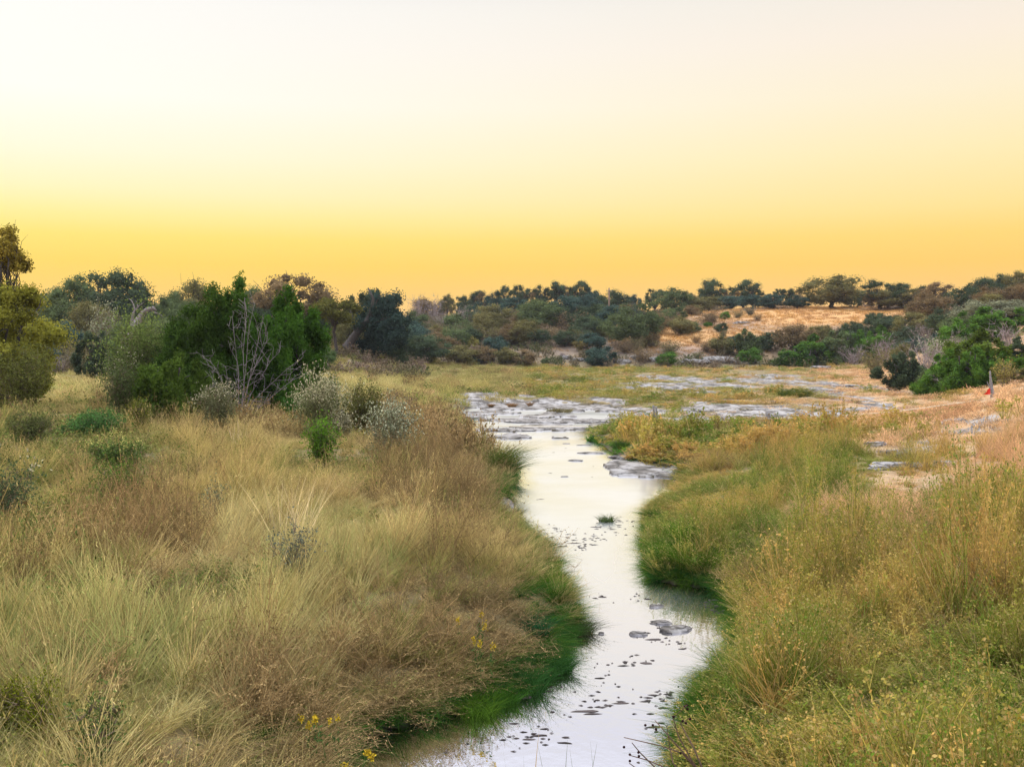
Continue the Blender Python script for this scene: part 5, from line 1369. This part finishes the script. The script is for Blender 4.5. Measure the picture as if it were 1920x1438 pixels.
def scatter():
    rng = np.random.default_rng(1)
    bands = [(5.2, 12, 16), (12, 20, 12.5), (20, 32, 8.5), (32, 52, 4.6), (52, 80, 2.4), (80, 136, 1.5)]
    A0, A1 = math.atan((-420 - CX) / F), math.atan((2340 - CX) / F)
    Xs, Ys = [], []
    for a, b, rho in bands:
        n = int(rho * .5 * (A1 - A0) * (b * b - a * a))
        r = np.sqrt(rng.random(n) * (b * b - a * a) + a * a); t = rng.uniform(A0, A1, n)
        Xs.append(r * np.sin(t)); Ys.append(r * np.cos(t))
    n = 11000
    fr = np.sqrt(rng.random(4200) * (26 ** 2 - 36) + 36); ft = rng.uniform(A0, A1, 4200)
    Xs.append(fr * np.sin(ft)); Ys.append(fr * np.cos(ft))
    r = np.sqrt(rng.random(n) * (34 ** 2 - 7 ** 2) + 49); t = rng.uniform(math.atan(-.30), math.atan(.32), n)
    ex, ey = r * np.sin(t), r * np.cos(t); ed = creek_d(ex, ey)
    q = (ed > .02) & (ed < 1.1) & ((ed < .45) | (rng.random(n) < .42))
    Xs.append(ex[q]); Ys.append(ey[q])
    n = 42000
    r = np.sqrt(rng.random(n) * (26 ** 2 - 49) + 49); t = rng.uniform(math.atan(-.32), math.atan(.32), n)
    ex, ey = r * np.sin(t), r * np.cos(t); ed = creek_d(ex, ey)
    q = (ed > .02) & (ed < .24)
    Xs.append(ex[q]); Ys.append(ey[q])
    X = np.concatenate(Xs); Y = np.concatenate(Ys)
    Z, d, rk = zt(X, Y, True)
    ok = (d > .02) & (rng.random(len(X)) > sst(.3, .75, rk + (fbm(X * 1.2, Y * .5, 33, 3) - .5) * 1.1) * .96)
    X, Y, Z, d = X[ok], Y[ok], Z[ok], d[ok]
    # kept open: the sight line to the flag post, trodden bare
    pX, pY, _ = at(1859, 47.0)
    pxo, pyo = project(X, Y, Z + .1)
    ok = ~((blob(pxo, pyo, [(1705, 895, 105, 22, 1.2), (1805, 836, 34, 18, 1.1), (1640, 838, 30, 10, 1.1)]) > .5) & (rng.random(len(X)) < .85))
    ok &= ~((np.abs(X - pX * Y / pY) < .5) & (Y > 41) & (Y < 47.6))
    X, Y, Z, d = X[ok], Y[ok], Z[ok], d[ok]
    px, py = project(X, Y, Z + .3)
    n1 = fbm(X * .35, Y * .2, 81, 3); n2 = fbm(X * .5 + 30, Y * .3, 83, 3); n3 = fbm(X * .25, Y * .15 + 40, 85, 3)
    left = X < np.interp(Y, [4, 9, 12, 16, 20, 30, 50, 70], [-.2, .2, .8, 1.4, 1.5, 1.3, 1.0, 1.2])
    L = left.astype(float); Rr = 1 - L
    flat = sst(38, 52, Y); slope = sst(1480, 1700, px + (fbm(X * .22, Y * .22, 57, 3) - .5) * 900) * sst(13, 20, Y + (n2 - .5) * 14) * sst(1060, 960, py)
    W = {}
    W['dry_grass'] = L * 1.0 + Rr * (.55 * sst(20, 30, Y) + .12) + .4 * flat
    W['pale_grass'] = L * blob(px, py, [(570, 1010, 130, 60, 4), (330, 1160, 260, 55, 4), (240, 1235, 260, 45, 3), (130, 715, 110, 22, 4), (690, 730, 90, 22, 3), (640, 990, 100, 40, 1.5), (30, 1400, 160, 40, 2), (430, 980, 60, 40, 1), (100, 1180, 100, 60, 2), (760, 700, 120, 12, 1.5)]) * (.3 + 1.2 * n1) + .25 * flat
    W['brown_weeds'] = L * (.18 + blob(px, py, [(800, 870, 90, 60, 2), (850, 930, 80, 60, 1.4), (770, 1260, 160, 100, 2.6), (600, 1340, 180, 70, 2), (880, 1150, 110, 80, 1.3), (700, 1130, 140, 60, .7), (250, 950, 60, 30, 1.0), (230, 985, 80, 40, .7),
                         (450, 1400, 260, 40, 1.6), (760, 800, 60, 40, 1.5), (520, 1270, 80, 60, 1.5), (150, 1265, 60, 20, 2), (330, 1040, 120, 40, .8)])) * (.2 + 1.5 * n2) + Rr * (.22 + blob(px, py, [(1430, 1090, 60, 40, 2), (1560, 1080, 120, 60, .8), (1340, 850, 90, 18, 1.5), (1850, 760, 60, 40, 1)])) * n2
    W['green_weeds'] = L * (.12 + blob(px, py, [(120, 820, 150, 40, 3), (60, 980, 60, 50, 2.5), (230, 850, 90, 30, 2.5), (640, 850, 90, 40, 1.5), (330, 1090, 120, 30, 1.2), (180, 1110, 120, 40, 1.3), (430, 1060, 60, 24, 1.6), (190, 950, 80, 30, 1.5)])) * n3 * 2.6 + Rr * .10 * n3 + .3 * flat * n3
    W['lush_grass'] = (3.5 * np.exp(-d / (.22 + .010 * Y)) * (.25 + 1.3 * n3) + L * blob(px, py, [(980, 1260, 90, 60, 7), (1010, 1080, 40, 60, 6), (1030, 1160, 50, 50, 5), (900, 1310, 80, 40, 5), (935, 880, 40, 40, 4)]) + Rr * blob(px, py, [(1290, 1045, 80, 55, 11), (1370, 1330, 80, 70, 2), (1250, 970, 40, 20, 3)])) * sst(62, 45, Y)
    W['lush_grass'] += .8 * flat * np.clip(n3 - .55, 0, 1) * 4 * sst(1500, 1300, px)
    W['seed_grass'] = Rr * (2.2 * (1 - .75 * sst(26, 40, Y)) * (1 - slope) + .25)
    W['peach_grass'] = slope * 4.0 + flat * sst(1150, 1600, px) * 1.5 + flat * .2
    names = list(W)
    M = np.stack([np.maximum(W[k], 0) for k in names], 1)
    M = M ** 1.5 * (.25 + np.stack([fbm(X * .22 + 9 * k, Y * .2 - 7 * k, 120 + k, 3) for k in range(len(names))], 1) ** 2 * 3)
    M /= M.sum(1)[:, None]
    ch = (M.cumsum(1) < rng.random(len(X))[:, None]).sum(1)
    hs_b = np.where(left, .6 + .4 * sst(0, .8, d), .4 + .6 * sst(0, 1.1, d))
    for i, nme in enumerate(names):
        q = np.nonzero(ch == i)[0]
        K = KINDS[nme]
        t = np.clip(fbm(X[q] * .45, Y[q] * .3, 90 + i, 3) * 2.1 - .55 + rng.normal(size=len(q)) * .33, 0, 1)[:, None]
        c = np.where(t < .5, K['cols'][2] * (1 - 2 * t) + K['cols'][0] * 2 * t, K['cols'][0] * (2 - 2 * t) + K['cols'][1] * (2 * t - 1))
        if nme == 'dry_grass':   # olive tinge on the meadow flat and right of the creek
            g = (np.clip(sst(38, 55, Y[q]) * sst(1600, 1100, px[q]) * .7 + Rr[q] * .5, 0, 1) * (.4 + .9 * n3[q]))[:, None]
            c = c * (1 - np.clip(g, 0, 1)) + np.array([.29, .30, .08]) * np.clip(g, 0, 1)
        c = c * (.68 + .6 * rng.random(len(q)) ** 1.3)[:, None]
        far = Y[q] > 30
        nn, nf = len(K['near']), len(K['far'])
        pi = np.where(far, nn + rng.integers(0, nf, len(q)), rng.integers(0, nn, len(q)))
        hh = (.42 + .95 * sst(.3, .72, fbm(X[q] * .75, Y[q] * .6, 95, 3))) * rng.choice([.6, .8, 1.0, 1.0, 1.2, 1.4], len(q)) * rng.uniform(.85, 1.15, len(q)) * hs_b[q] * (1 - .58 * sst(33, 45, Y[q]) * (1 - .5 * L[q]))
        hh = hh * np.where((Y[q] < 27) & (rng.random(len(q)) < np.where(left[q], .36, .2)), .38, 1)   # short growth under the tall tufts
        hh = hh * np.where((Y[q] < 11) & (X[q] > 2.2), .85, 1)
        if nme != 'peach_grass': hh = hh * (1 - .35 * slope[q])
        hh = hh * (1 - .72 * np.clip(blob(px[q], py[q], [(1710, 905, 120, 34, 1.3), (1800, 850, 40, 22, 1), (1640, 850, 40, 16, 1), (1420, 765, 250, 34, .8), (1300, 712, 160, 14, .6), (150, 815, 170, 45, .4), (620, 850, 80, 40, .7), (240, 860, 100, 30, .4), (1440, 865, 230, 60, .62), (1285, 930, 90, 50, .7), (1360, 1180, 50, 60, .4), (930, 1280, 90, 70, .35), (1000, 1120, 60, 80, .3), (20, 960, 60, 50, .6), (545, 1060, 50, 30, .5), (50, 1340, 60, 50, .7)]), 0, 1))
        ww = rng.uniform(.85, 1.2, len(q)) * np.where(Y[q] > 60, 1.25, 1)
        rzz = -.4 + 4.5 * (fbm(X[q] * .5, Y[q] * .35, 61, 3) - .5) + rng.normal(size=len(q)) * 1.2
        K['pts'].append((np.stack([X[q], Y[q], Z[q]], 1), rzz, ww, hh, c, pi))
    # hillside
    n = 15000
    a, b = 134, 236
    r = np.sqrt(rng.random(n) * (b * b - a * a) + a * a); t = rng.uniform(math.atan((740 - CX) / F), A1, n)
    X = r * np.sin(t); Y = r * np.cos(t)
    n2_ = 3500
    r2 = rng.uniform(90, 135, n2_); t2 = rng.uniform(A0, math.atan((800 - CX) / F), n2_)
    X = np.concatenate([X, r2 * np.sin(t2)]); Y = np.concatenate([Y, r2 * np.cos(t2)])
    Z = zt(X, Y); px, py = project(X, Y, Z)
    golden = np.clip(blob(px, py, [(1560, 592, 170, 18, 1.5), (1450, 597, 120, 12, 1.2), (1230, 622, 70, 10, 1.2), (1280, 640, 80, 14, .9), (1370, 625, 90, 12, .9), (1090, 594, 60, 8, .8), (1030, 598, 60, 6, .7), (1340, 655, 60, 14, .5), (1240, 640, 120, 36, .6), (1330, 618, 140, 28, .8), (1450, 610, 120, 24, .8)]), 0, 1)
    nz = fbm(X * .12, Y * .1, 99, 3)
    sel = rng.random(len(X))
    hg = sel < (.25 + .75 * golden)
    for nme, msk in (('hill_grass', hg), ('hill_scrub', (~hg) & (rng.random(len(X)) < .62 * (1 - golden) * (.1 + 1.3 * nz) * (.35 + .65 * sst(142, 156, np.hypot(X, Y)))))):
        q = np.nonzero(msk)[0]; K = KINDS[nme]
        t = np.clip(fbm(X[q] * .2, Y[q] * .15, 77, 3) * 1.6 - .3 + rng.normal(size=len(q)) * .2, 0, 1)[:, None]
        c = np.where(t < .5, K['cols'][2] * (1 - 2 * t) + K['cols'][0] * 2 * t, K['cols'][0] * (2 - 2 * t) + K['cols'][1] * (2 * t - 1))
        if nme == 'hill_grass':
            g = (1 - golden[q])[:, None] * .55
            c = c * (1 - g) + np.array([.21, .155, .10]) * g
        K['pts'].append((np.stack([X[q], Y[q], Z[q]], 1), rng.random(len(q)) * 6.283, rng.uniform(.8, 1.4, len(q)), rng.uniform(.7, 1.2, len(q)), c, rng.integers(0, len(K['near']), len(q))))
scatter()

def instancer(name, K):
    P, rz, ww, hh, c, pi = [np.concatenate([p[i] for p in K['pts']]) for i in range(6)]
    if not len(P): return
    me = bpy.data.meshes.new(name)
    me.vertices.add(len(P)); me.vertices.foreach_set('co', P.astype(np.float32).ravel())
    def attr(nm, ty, key, v):
        a = me.attributes.new(nm, ty, 'POINT'); a.data.foreach_set(key, np.ascontiguousarray(v).ravel())
    rngl = np.random.default_rng(len(P))
    rot = np.stack([rngl.normal(size=len(P)) * .08, rngl.normal(size=len(P)) * .08, rz], 1).astype(np.float32)
    attr('rot', 'FLOAT_VECTOR', 'vector', rot)
    attr('scl', 'FLOAT_VECTOR', 'vector', np.stack([ww, ww, hh], 1).astype(np.float32))
    attr('pi', 'INT', 'value', pi.astype(np.int32))
    attr('tint', 'FLOAT_COLOR', 'color', np.concatenate([c, np.ones((len(P), 1))], 1).astype(np.float32))
    col = bpy.data.collections.new(name + '_clumps')       # prototypes: never linked to the scene
    for k, pm in enumerate(K['near'] + K['far']):
        pm.materials.append(K['mat'])
        col.objects.link(bpy.data.objects.new('%s_clump_%02d' % (name, k), pm))
    o = link(name, me)
    tag(o, K['label'], kind='stuff')
    g = bpy.data.node_groups.new(name + '_scatter', 'GeometryNodeTree')
    g.interface.new_socket('Geometry', in_out='INPUT', socket_type='NodeSocketGeometry')
    g.interface.new_socket('Geometry', in_out='OUTPUT', socket_type='NodeSocketGeometry')
    n, l = g.nodes, g.links
    gi, go = n.new('NodeGroupInput'), n.new('NodeGroupOutput')
    ci = n.new('GeometryNodeCollectionInfo'); ci.inputs['Collection'].default_value = col
    ci.inputs['Separate Children'].default_value = True; ci.inputs['Reset Children'].default_value = True
    ip = n.new('GeometryNodeInstanceOnPoints'); ip.inputs['Pick Instance'].default_value = True
    def na(nm, ty):
        a = n.new('GeometryNodeInputNamedAttribute'); a.data_type = ty; a.inputs['Name'].default_value = nm
        return [s for s in a.outputs if s.enabled and s.name == 'Attribute'][0]
    l.new(gi.outputs[0], ip.inputs['Points']); l.new(ci.outputs[0], ip.inputs['Instance'])
    l.new(na('pi', 'INT'), ip.inputs['Instance Index']); l.new(na('rot', 'FLOAT_VECTOR'), ip.inputs['Rotation']); l.new(na('scl', 'FLOAT_VECTOR'), ip.inputs['Scale'])
    l.new(ip.outputs[0], go.inputs[0])
    md = o.modifiers.new('scatter', 'NODES'); md.node_group = g
for nm, K in KINDS.items():
    instancer(nm, K)

# ------------------------------------------------------------------ tussocks and single plants at the water
def tussock(x, y, w, h, col, label, seed, n=260, z=.02, bw=None, lean=(0, 0), tilt=.8, group='green tussocks at the water', name='grass_tussock', k=.5):
    X, D = _w(x, y, z)
    W = w / F * D; H = h / F * D
    rng = np.random.default_rng(seed); m = MB()
    Dd = updir(rng, n, tilt, lean); l = rng.uniform(.55, 1.15, n) * H
    m.ribbons(basepts(rng, n, W * .3), Dd, l, droop(Dd, l, k, rng), bw or max(.008, .0006 * D), 4, rng)
    o = link(name, m.mesh(name), M_TUFT, None, col)
    o.location = (X, D, max(z, float(zt(np.array([X]), np.array([D]))[0])))
    tag(o, label, 'grass tuft', group)
GR1, GR2, GR3, GR4 = (.045, .12, .015), (.075, .15, .015), (.034, .10, .022), (.09, .12, .025)
tussock(1137, 976, 44, 22, (.06, .09, .025), 'small tuft standing alone in the middle of the creek', 1, 160)
tussock(965, 966, 50, 22, (.06, .075, .025), 'dark olive tuft in the water by the left bank', 2, 140)
tussock(925, 900, 60, 80, GR4, 'big arching tussock leaning over the water on the left bank', 3, 420, lean=(.35, 0), tilt=.7)
tussock(945, 895, 50, 56, (.035, .085, .018), 'dark green lower half of the big arching tussock', 4, 320, lean=(.3, 0))
tussock(1262, 1075, 80, 62, GR1, 'dense green tussock bulging from the right bank', 5, 620)
tussock(1310, 1088, 90, 80, GR2, 'tall yellow-green tussock behind the dense one on the right bank', 6, 620)
tussock(1235, 1085, 40, 34, GR3, 'low dark green tuft at the tip of the right bulge', 7, 260)
tussock(1300, 1060, 80, 70, GR2, 'yellowest of the tussocks on the right bulge', 8, 500)
tussock(1240, 985, 60, 36, (.06, .10, .02), 'dark tuft hanging over the water above the right bulge', 9, 320, lean=(-.3, 0))
tussock(1362, 1254, 84, 66, GR1, 'green tuft with spraying blades at the right water edge', 10, 320)
tussock(1318, 1308, 90, 36, GR3, 'blue-green flat tuft near the lower right bank', 11, 300)
tussock(1352, 1330, 100, 44, GR4, 'olive half of the flat tuft near the lower right bank', 12, 260)
tussock(1046, 1254, 84, 59, GR3, 'vivid blue-green rounded tussock at the left water edge', 13, 420)
tussock(991, 1289, 112, 78, GR3, 'larger dark green tussock left of the vivid blue-green one', 14, 480)
tussock(1001, 1219, 98, 59, (.03, .11, .04), 'soft green tuft above the vivid blue-green tussock', 15, 380)
tussock(1021, 1066, 84, 52, GR2, 'bright green tuft on the left bank opposite the right bulge', 16, 420)
tussock(1036, 1134, 84, 52, GR2, 'green tuft above the dark overhang on the left bank', 17, 360)
tussock(1076, 1184, 98, 46, (.05, .055, .025), 'dark overhanging tuft pointing into the creek from the left', 18, 360, lean=(.5, 0))
tussock(896, 1334, 125, 65, GR2, 'yellow-green spiky tuft on the lower left bank', 19, 320)
tussock(946, 1314, 84, 59, GR1, 'green tuft right of the spiky one on the lower left bank', 20, 320)
tussock(850, 752, 40, 14, (.04, .15, .01), 'vivid green mat at the left end of the far ledge', 21, 220, .1)
tussock(952, 747, 60, 13, (.045, .15, .01), 'vivid green mat with a brown top on the far ledge', 22, 240, .1)
tussock(872, 800, 30, 22, GR1, 'green tuft on the left bank beside the nearest long slab', 23, 200)
tussock(1115, 826, 50, 18, GR1, 'green tuft at the point of the right bank by the wire', 24, 260)
tussock(1165, 846, 50, 24, (.04, .085, .015), 'dark green tuft on the right bank under the brown weeds', 25, 300)
tussock(1285, 886, 50, 26, GR1, 'dark tuft at the inlet of the right bank', 26, 260)
tussock(960, 762, 24, 12, (.25, .15, .07), 'brown tuft in the middle of the far ledge', 27, 140, .1)
tussock(920, 762, 14, 10, (.25, .15, .07), 'small brown tuft at the left of the far ledge', 28, 90, .1)
tussock(994, 760, 14, 12, (.25, .16, .09), 'small brown tuft at the right of the far ledge', 29, 90, .1)
tussock(1050, 772, 80, 12, (.14, .12, .05), 'olive weed mat behind the grey slab', 30, 260, .05)
tussock(1475, 745, 60, 26, (.08, .11, .02), 'dark green bunch on the dry flat, left of its pair', 31, 240, .35)
tussock(1505, 748, 60, 26, (.10, .12, .025), 'olive-green bunch on the dry flat, right of its pair', 32, 240, .35)
tussock(1405, 796, 40, 22, (.30, .19, .07), 'rusty bunch between limestone and the thick post stub', 33, 180, .35)
tussock(1860, 975, 120, 46, (.10, .13, .035), 'dark green patch of weeds at the right edge', 34, 520, .7)
G_PALE = 'tall pale bunchgrasses of the left bank'
tussock(545, 1030, 120, 150, (.72, .60, .36), 'pale bunchgrass with long straw stalks fanning up in the left meadow', 35, 64, .85, tilt=.5, group=G_PALE, k=.12, bw=.015, name='bunchgrass')
tussock(445, 850, 60, 56, (.60, .48, .32), 'small fan of straw stalks at the foot of the dead grey shrub', 36, 44, .9, tilt=.4, group=G_PALE, k=.1, bw=.02, name='bunchgrass')
tussock(330, 800, 120, 40, (.42, .30, .16), 'arching brown grass in front of the low juniper', 37, 90, .95, tilt=.9, group=G_PALE, k=.6, name='bunchgrass')

def reeds():
    D = 8.7
    e = empty('reed_clump', ((1010 - CX) / F * D, D, 0)); tag(e, 'thin reed blades rising from the water at the bottom of the picture', 'reeds')
    o = np.array(e.location); rng = np.random.default_rng(4)
    for x0, x1, yt, c in [(935, 930, 1395, 0), (962, 948, 1380, 0), (1000, 996, 1372, 1), (1008, 1000, 1405, 0), (1030, 1020, 1388, 0), (1060, 1058, 1378, 0), (1085, 1072, 1398, 0), (1110, 1085, 1410, 0), (1128, 1098, 1390, 0), (985, 982, 1410, 0), (1100, 1120, 1400, 0)]:
        top = HC - (yt - HY) / F * D
        m = MB(); P0 = np.array([[(x0 - CX) / F * D, D + rng.normal() * .15, -.2]]) - o
        P1 = np.array([[(x1 - CX) / F * D, D, top]]) - o
        d = P1 - P0; L = np.linalg.norm(d)
        m.ribbons(P0, d / L, np.array([L]), rng.normal(size=(1, 3)) * .03, .022 if c else .012, 6, rng, np.array([.8 if c else .45]))
        link('blade', m.mesh('blade'), M_TUFT, e, (.34, .25, .14) if c else (.11, .14, .06))
reeds()

def buttonbush():
    D = 8.3
    e = empty('twiggy_plant', ((1290 - CX) / F * D, D, 0.1)); tag(e, 'twiggy plant with round dark seed balls leaning over the water at the bottom', 'plant')
    o = np.array(e.location); rng = np.random.default_rng(9)
    ST = [[(1330, 1470), (1290, 1420), (1250, 1375), (1228, 1350)], [(1330, 1470), (1300, 1430), (1272, 1380), (1262, 1345), (1288, 1322)], [(1330, 1470), (1300, 1400), (1276, 1356), (1292, 1346)], [(1310, 1480), (1240, 1450), (1200, 1410), (1185, 1392)],
          [(1310, 1480), (1250, 1440), (1215, 1425), (1180, 1415)], [(1300, 1480), (1262, 1430), (1256, 1400), (1250, 1360)], [(1330, 1470), (1280, 1412), (1240, 1398), (1170, 1382)], [(1290, 1480), (1220, 1460), (1180, 1430)]]
    balls = [(1210, 1359), (1224, 1359), (1230, 1367), (1263, 1343), (1288, 1322), (1284, 1324), (1289, 1328), (1280, 1351), (1294, 1347), (1286, 1355), (1197, 1410), (1198, 1417), (1181, 1414), (1181, 1426), (1276, 1411), (1170, 1400)]
    for s in ST:
        m = MB(); m.tube(wpts(s, D, list(rng.normal(size=len(s)) * .1)) - o, np.linspace(.008, .0035, len(s)), 5, .4); link('stem', m.mesh('stem', True), M_TWIG, e, (.13, .085, .06))
    for b in balls:
        m = MB(); r = .011
        P = wpts([b], D)[0] - o
        u = np.linspace(0, math.pi, 6)
        m.tube(P + np.stack([0 * u, 0 * u, -np.cos(u) * r], 1), np.sin(u) * r + .0005, 8, .5)
        link('seed_ball', m.mesh('seed_ball', True), M_TWIG, e, (.03, .014, .014))
buttonbush()

def goldenrod(x, y, D, h, label, seed):
    X, Y, z = at(x, D)
    zt_ = HC - (y - HY) / F * D
    e = empty('goldenrod', (X, Y, z)); tag(e, label, 'wildflower', 'yellow goldenrods on the banks')
    rng = np.random.default_rng(seed); H = max(zt_ - z, .3)
    m = MB(); n = 3; Dd = updir(rng, n, .3); l = H * rng.uniform(.8, 1.05, n)
    C = m.ribbons(basepts(rng, n, .06), Dd, l, droop(Dd, l, .1, rng), .007, 5, rng, taper=.5)
    i = rng.integers(0, n, 70); f = rng.uniform(.2, .85, 70)
    m.flecks(C[i, 5] * f[:, None] + C[i, 0] * (1 - f)[:, None] + rng.normal(size=(70, 3)) * .02, .06, rng, asp=.3)
    link('stem', m.mesh('stem'), M_LEAF, e, (.06, .11, .03))
    for k in range(n):
        m = MB(); q = 46
        P = C[k, 5] + rng.normal(size=(q, 3)) * np.array([.014, .014, .012]) * h - Dd[k] * rng.random((q, 1)) * .07 * h
        m.flecks(P, .018 * rng.uniform(.6, 1.4, q), rng, asp=.8); link('flower_head', m.mesh('flower_head'), M_LEAF, e, (.50, .36, .03))
goldenrod(892, 1138, 11.6, 1, 'goldenrod with the brightest yellow head on the left bank', 1)
goldenrod(905, 1162, 11.2, 1, 'goldenrod just below the brightest one on the left bank', 2)
goldenrod(640, 1385, 7.9, .8, 'goldenrod nearest the dark water at the bottom left', 3)
goldenrod(660, 1384, 8.0, .6, 'small goldenrod right beside the one nearest the dark water', 4)
goldenrod(592, 1285, 8.9, .8, 'pale goldenrod among brown weeds above the dark water', 5)
goldenrod(632, 1318, 8.6, .7, 'goldenrod between the pale one and the dark water', 6)
goldenrod(1905, 1330, 8.2, .8, 'single goldenrod at the right edge of the tall grass', 7)

def flotsam():
    rng = np.random.default_rng(12)
    m = MB()
    B = [(1090, 1005, 120, 22, 240), (1050, 1025, 60, 12, 80), (1110, 1300, 130, 40, 110), (985, 1290, 60, 22, 60), (1150, 1240, 80, 30, 40), (1150, 1340, 120, 60, 60), (1000, 1400, 150, 40, 50), (1160, 1110, 90, 40, 40), (1060, 870, 90, 60, 22), (1240, 1200, 90, 30, 50), (1340, 1150, 60, 20, 50), (1050, 800, 100, 30, 20), (960, 950, 30, 20, 20)]
    for x, y, rx, ry, n in B:
        n = int(n * .5)
        nc = max(4, n // 5)
        ci = (rng.random(n) ** 1.6 * nc).astype(int)
        cx_, cy_ = x + rng.normal(size=nc) * rx * .6, y + rng.normal(size=nc) * ry * .6
        X = cx_[ci] + rng.normal(size=n) * rx * .17; Y = cy_[ci] + rng.normal(size=n) * ry * .16
        ok = Y > 770; X, Y = X[ok], Y[ok]
        D = HC * F / (Y - HY); Xw = (X - CX) / F * D
        q = creek_d(Xw, D) < -.05
        for a, b in zip(Xw[q], D[q]):
            s = min(.035, .0055 * math.exp(abs(rng.normal()) * .8)) * (1 + b * .02); k = 7
            th = np.arange(k) * 2 * math.pi / k; rr = s * rng.uniform(.2, 1.3, k); st = rng.uniform(1.2, 4)
            m.add(np.concatenate([np.stack([a + np.cos(th) * rr * st, b + np.sin(th) * rr, np.full(k, .003)], 1), [[a, b, .012]]]), None, [[i, (i + 1) % k, k] for i in range(k)], rng.random())
    o = link('floating_debris', m.mesh('floating_debris'), M_TWIG, None, (.075, .062, .058))
    tag(o, 'dark specks of leaves and algae floating on the creek', kind='stuff')
flotsam()

# ------------------------------------------------------------------ evening air
def haze():
    m = MB(); m.box((0, 0, 10.5), (1500, 1500, 24), 0)
    mt, n, l = mat('haze_air')
    o = n.new('ShaderNodeOutputMaterial'); v = n.new('ShaderNodeVolumePrincipled')
    v.inputs['Color'].default_value = (.74, .84, 1.0, 1); v.inputs['Density'].default_value = .00013; v.inputs['Anisotropy'].default_value = .0
    l.new(v.outputs[0], o.inputs['Volume'])
    tag(link('haze', m.mesh('haze'), mt), 'thin bluish evening haze over the valley', kind='stuff')
haze()
